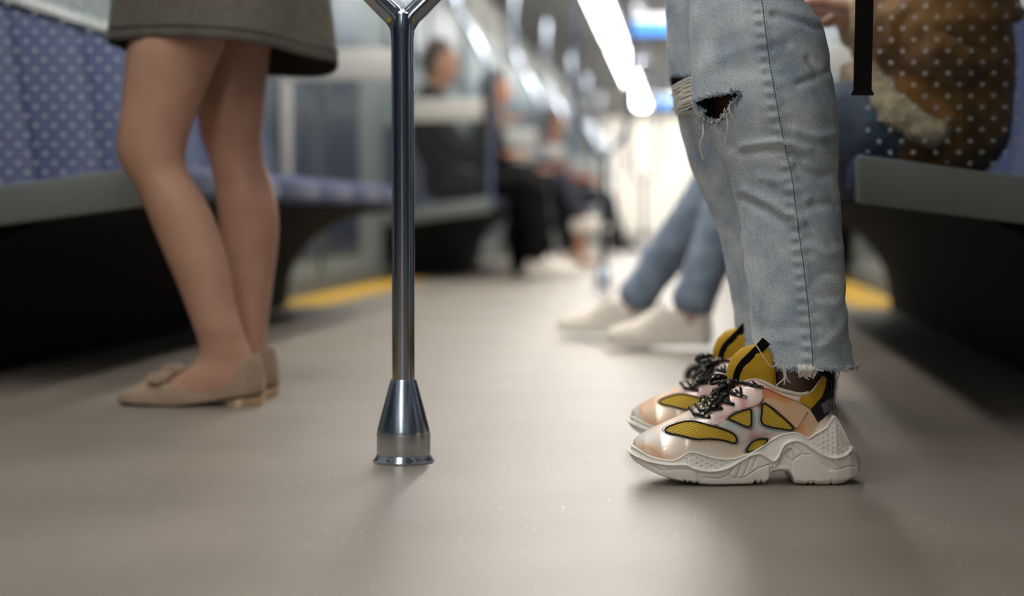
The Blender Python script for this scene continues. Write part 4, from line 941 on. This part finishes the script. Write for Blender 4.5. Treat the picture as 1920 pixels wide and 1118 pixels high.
def flat_shoe(toe_px, dn, label):
    o = V(toe_px, 745, dn); o = Vector((o.x, o.y, 0)); K = dn / F
    T = lambda v: o + R_ * v[0] + N_ * v[1] + ZV * v[2]
    W = lambda vf: ([T(v) for v in vf[0]], vf[1])
    X = lambda px: (px - 222) * K; Z = lambda py: (763 - py) * K
    zt = Tab([(X(222), Z(748)), (X(228), Z(741)), (X(250), Z(731)), (X(280), Z(722)), (X(305), Z(716)), (X(322), Z(724)), (X(350), Z(734)), (X(385), Z(738)), (X(412), Z(730)), (X(432), Z(704)), (X(455), Z(685)), (X(475), Z(672)), (X(486), Z(672)), (X(493), Z(690)), (X(499), Z(735))])
    zs = Tab([(X(222), Z(752)), (X(240), Z(757)), (X(330), Z(760)), (X(430), Z(748)), (X(499), Z(738))])
    wb = Tab([(X(222), .003), (X(228), .009), (X(250), .020), (X(290), .034), (X(330), .040), (X(380), .036), (X(430), .031), (X(465), .029), (X(485), .021), (X(495), .011), (X(499), .003)], False)
    yt = Tab([(X(222), 0), (X(304), 0), (X(312), .018), (X(325), .028), (X(350), .034), (X(400), .032), (X(440), .027), (X(470), .022), (X(485), .014), (X(494), .005), (X(499), 0)], False)
    U = Upper(wb, zs, zt, yt, X(222), X(499), 2.2, 1.8)
    up = obj('ballet_flat', W(U.mesh(80, 16)), 'taupe_suede', p2, label=label); solidify(up, .002, 0)
    xs = np.linspace(X(224), X(497), 50); ring = [(x, -(float(wb(x)) + .001)) for x in xs] + [(x, float(wb(x)) + .001) for x in xs[::-1]]; m = len(ring)
    vs = [(x, y, float(zs(x)) + .001) for x, y in ring] + [(x, y * .97, max(.0012, float(zs(x)) - .0045)) for x, y in ring]; fs = [tuple(range(m)), tuple(range(2 * m - 1, m - 1, -1))] + [(i, (i + 1) % m, (i + 1) % m + m, i + m) for i in range(m)]
    obj('sole', W((vs, fs)), 'flat_sole', up, sharp=40)
    pr = [(X(428), .026), (X(434), .028), (X(465), .0275), (X(485), .021), (X(496), .010), (X(498), 0)]
    ring = [(x, -y) for x, y in pr] + [(x, y) for x, y in pr[::-1]][1:]; m = len(ring)
    vs = [(x, y, .001) for x, y in ring] + [(x, y, float(zs(x)) + .001) for x, y in ring]; fs = [tuple(range(m)), tuple(range(2 * m - 1, m - 1, -1))] + [(i, (i + 1) % m, (i + 1) % m + m, i + m) for i in range(m)]
    obj('heel_block', W((vs, fs)), 'gold', up, sharp=30)
    bx, bz = X(300), Z(716)
    for sg in (-1, 1):
        lp = crv([(bx, 0, bz + .004), (bx - .012, sg * .010, bz + .009), (bx - .016, sg * .020, bz + .004), (bx - .002, sg * .026, bz - .001), (bx + .014, sg * .020, bz + .006), (bx + .008, sg * .008, bz + .008), (bx, 0, bz + .005)], 5)
        obj('bow_loop', tube([T(p) for p in lp], .0052, 8), 'taupe_suede', up)
    obj('bow_knot', chain([(T((bx, -.008, bz + .006)), .008), (T((bx, .008, bz + .006)), .008)], ZV, 10, 3), 'taupe_suede', up)
    obj('topline_binding', tube([T((float(x), -float(yt(x)) - .001, float(zt(x)))) for x in np.linspace(X(312), X(484), 30)] + [T((float(x), float(yt(x)) + .001, float(zt(x)))) for x in np.linspace(X(484), X(312), 30)], .0014, 6, True), 'taupe_suede', up)
    return o
oN = flat_shoe(222, WN, 'near taupe suede ballet flat with bow and gold heel'); oF = flat_shoe(249, WF, 'farther taupe ballet flat, mostly hidden')
b2 = [outline_limb(LN, WN, .92), outline_limb(LFAR, WF, .92)]
hip2 = V(420, -250, (WN + WF) / 2); hip2 = Vector((hip2.x, hip2.y, 0))
b2 += [chain([(hip2 + ZV * .86, .17, .13), (hip2 + ZV * .96, .165, .12)], N_)]
b2 += standing_top(p2, hip2, -R_, .95, 'skin_light', 'hair_brown', 'cream_knit')
fused('body', b2, 'skin_light', p2, .006, 3)
# skirt: a flared shell, hem irregular, corner pleat at the back
sk = []; n = 96; levels = 26
SC_D = (WN + WF) / 2 + .01
scn = V(421, 95, SC_D)
for k in range(levels):
    t = k / (levels - 1)
    for j in range(n):
        a = 2 * PI * j / n; ca, sa = math.cos(a), math.sin(a)                       # sa>0 faces the viewer
        hw = (.190 + .012 * (1 - t)) * (1 - .10 * t ** 2); hd = (.165 + .02 * (1 - t)) * (1 - .08 * t)
        e = 2.5; rr = (abs(ca) ** e + abs(sa) ** e) ** (-1 / e)
        x = hw * ca * rr; y = hd * sa * rr
        pl = .010 * (1 - t) * math.sin(a * 5 + .6) + .014 * (1 - t) * math.exp(-((a - .35) / .16) ** 2) - .012 * (1 - t) * math.exp(-((a - .75) / .22) ** 2)
        x += pl * ca; y += pl * sa
        zh = .648 + .017 * sa - .013 * ca - .012 * max(0, ca) ** 3 + (.004 if ca < -.8 else 0)
        z = zh + (.97 - zh) * t
        sk.append(Vector((scn.x, scn.y, 0)) + R_ * x - N_ * y + ZV * z)
fs = [(k * n + j, k * n + (j + 1) % n, (k + 1) * n + (j + 1) % n, (k + 1) * n + j) for k in range(levels - 1) for j in range(n)]
so = obj('skirt', (sk, fs), 'skirt_wool', p2, sharp=0); solidify(so, .002, 1)
lin_ = [Vector((scn.x, scn.y, 0)) + (p - Vector((scn.x, scn.y, 0)) - ZV * p.z) * .985 + ZV * (p.z + .002) for p in sk]
lo = obj('skirt_lining', (lin_, fs), 'skirt_lining', so, sharp=0)
obj('hem_stitch', tube([p + ZV * .022 + (p - scn).normalized() * .0015 for p in sk[:n]], .0010, 5, True), 'skirt_lining', so)

# ---- seated people
# brown shearling jacket, right bench, behind the dotted glass
r3, P3 = seated('person in a brown shearling jacket seated behind the right glass screen', XR - .42, 3.44, -1, 'skin_light', 'hair_brown', 'brown_suede', 'denim_mid', 'black_cloth', 'rubber',
    [((.34, -.10, .50), (.25, -.10, .10), (1, 0)), ((.34, .11, .50), (.25, .11, .10), (1, 0))],
    [((-.02, -.24, .66), (.15, -.10, .72), (.9, .2, .2)), ((-.02, .24, .66), (.15, .08, .72), (.9, -.2, .2))], lean=.0, voxel=.007, hand_curl=.8)
P3b = lambda a, l, z: P3(a - .12, l, z)
def puff(parts, name, mt, w_, ws): fused(name, parts, mt, r3, .008, 2, w_, ws)
for g in (-1, 1):
    E, Wp = P3b(.10, g * .24, .66), P3b(.26, g * .09 - .01, .72); dv = (Wp - E).normalized()
    puff([chain([(Wp - dv * .055, .056), (Wp - dv * .02, .056)], ZV, 18, 3)], 'shearling_cuff', 'shearling', .02, 40)
    puff([chain([(P3b(.13, g * .17, .95), .088), (P3b(.12, g * .23, .80), .085), (E, .085), (E.lerp(Wp, .4), .08), (E.lerp(Wp, .72), .068)], ZV, 20, 4)], 'jacket_sleeve', 'brown_suede', .035, 14)
puff([chain([(P3b(.13, 0, .50), .215, .13), (P3b(.13, 0, .57), .21, .13), (P3b(.12, 0, .72), .20, .13), (P3b(.12, 0, .95), .20, .125), (P3b(.12, 0, 1.03), .14, .1)], (0, 1, 0), 28, 4)], 'jacket_body', 'brown_suede', .03, 11)
puff([chain([(P3b(.26, -.10, .60), .03), (P3b(.27, .02, .61), .030), (P3b(.24, .10, .60), .030), (P3b(.17, .20, .56), .028)], ZV, 14, 4), chain([(P3b(.15, -.23, .49), .025), (P3b(.18, -.22, .505), .028), (P3b(.22, -.19, .54), .03), (P3b(.26, -.10, .60), .03)], ZV, 14, 4)], 'shearling_hem', 'shearling', .02, 40)
ph = P3b(.38, 0, .76)
tp = thing('phone', ph, 'dark phone held by the person in the brown jacket', 'phone')
obj('phone_case', box(ph.x - .005, ph.x + .005, ph.y - .038, ph.y + .038, ph.z - .02, ph.z + .13, .004), 'phone', tp); obj('phone_screen', box(ph.x + .005, ph.x + .0058, ph.y - .034, ph.y + .034, ph.z - .014, ph.z + .124), 'dark_glass', tp, smooth=False)

# pale jeans and white trainers, right bench
def seated_world(label, hx, hy, f, ank, toe, **kw):
    """like seated(), with the ankles given as world points"""
    legs = []
    for g, A, kz in zip((-1, 1), ank, kw.pop('knee', ((.43, -.1, .51), (.43, .1, .51)))):
        legs.append((kz, ((A.x - hx) * f, A.y - hy, A.z), toe))
    return seated(label, hx, hy, f, legs=legs, **kw)
a1 = V(1292, 578, 4.72); a2 = V(1185, 545, 5.2)
a1.z = .098; a2.z = .098
ymid = (a1.y + a2.y) / 2
r4, P4 = seated_world('person in blue jeans and white trainers seated further along the right bench', XR - .28, ymid, -1, (a1, a2), (1, 0), skin='skin_light', hair='hair_dark', top_mt='denim_top', leg_mt='denim_blue', shoe_mt='white_canvas', sole_mt='white_rubber',
    arms=[((.06, -.24, .68), (.26, -.08, .62), (.9, .3, 0)), ((.06, .24, .68), (.26, .08, .62), (.9, -.3, 0))], voxel=.008, knee=((.44, a1.y - ymid + .05, .52), (.46, a2.y - ymid - .05, .52)))
# black clothes, next left bench
r5, P5 = seated('person in black seated on the left beyond the yellow marking', XL + .29, 10.28, 1, 'skin_mid', 'hair_brown', 'black_cloth', 'black_cloth', 'white_canvas', 'white_rubber',
    [((.47, -.12, .52), (.52, -.10, .10), (1, -.1)), ((.47, .12, .52), (.56, .12, .10), (1, .1))],
    [((.10, -.25, .70), (.30, -.10, .86), (.8, .2, .5)), ((.10, .25, .68), (.33, .05, .70), (.9, -.3, 0))], lean=-.09, group='passengers on the left benches')
seated('person with crossed legs and one white trainer raised, left benches', XL + .33, 12.5, 1, 'skin_mid', 'hair_dark', 'black_cloth', 'dark_navy', 'white_canvas', 'white_rubber',
    [((.45, -.06, .60), (.60, -.20, .33), (1, -.1)), ((.44, .08, .50), (.50, .08, .10), (1, 0))],
    [((.08, -.25, .68), (.30, -.12, .66), (.9, .3, 0)), ((.08, .25, .68), (.30, .10, .66), (.9, -.3, 0))], group='passengers on the left benches')
seated('person in a rust top and navy trousers far along the left benches', XL + .42, 16.9, 1, 'skin_mid', 'hair_brown', 'rust_cloth', 'dark_navy', 'black_cloth', 'rubber',
    [((.48, -.10, .52), (.56, -.10, .10), (1, 0)), ((.48, .10, .52), (.62, .10, .10), (1, 0))],
    [((.10, -.25, .70), (.34, -.12, .68), (.9, .3, 0)), ((.10, .25, .70), (.34, .10, .66), (.9, -.3, 0))], group='passengers on the left benches')

# black suitcase at the feet of the passenger in black
sx, sy = CX - .545, 10.75
st = thing('suitcase', (sx, sy, 0), 'black suitcase standing at the knees of the person in black', 'suitcase')
obj('case_shell', box(sx - .11, sx + .11, sy - .19, sy + .19, .045, .60, .03, 3), 'black_cloth', st)
for k in range(4): obj('shell_rib', box(sx - .112, sx + .112, sy - .14 + k * .09, sy - .12 + k * .09, .09, .55, .004), 'rubber', st)
obj('case_handle', tube(crv([(sx - .02, sy - .07, .59), (sx - .02, sy - .06, .63), (sx - .02, sy + .06, .63), (sx - .02, sy + .07, .59)], 6), .011, 8), 'rubber', st)
for ax in (-.08, .08):
    for ay in (-.15, .15): obj('caster', lathe([(.008, .001), (.02, .001), (.024, .012), (.02, .03), (.012, .05)], (sx + ax, sy + ay, 0), 14), 'rubber', st)
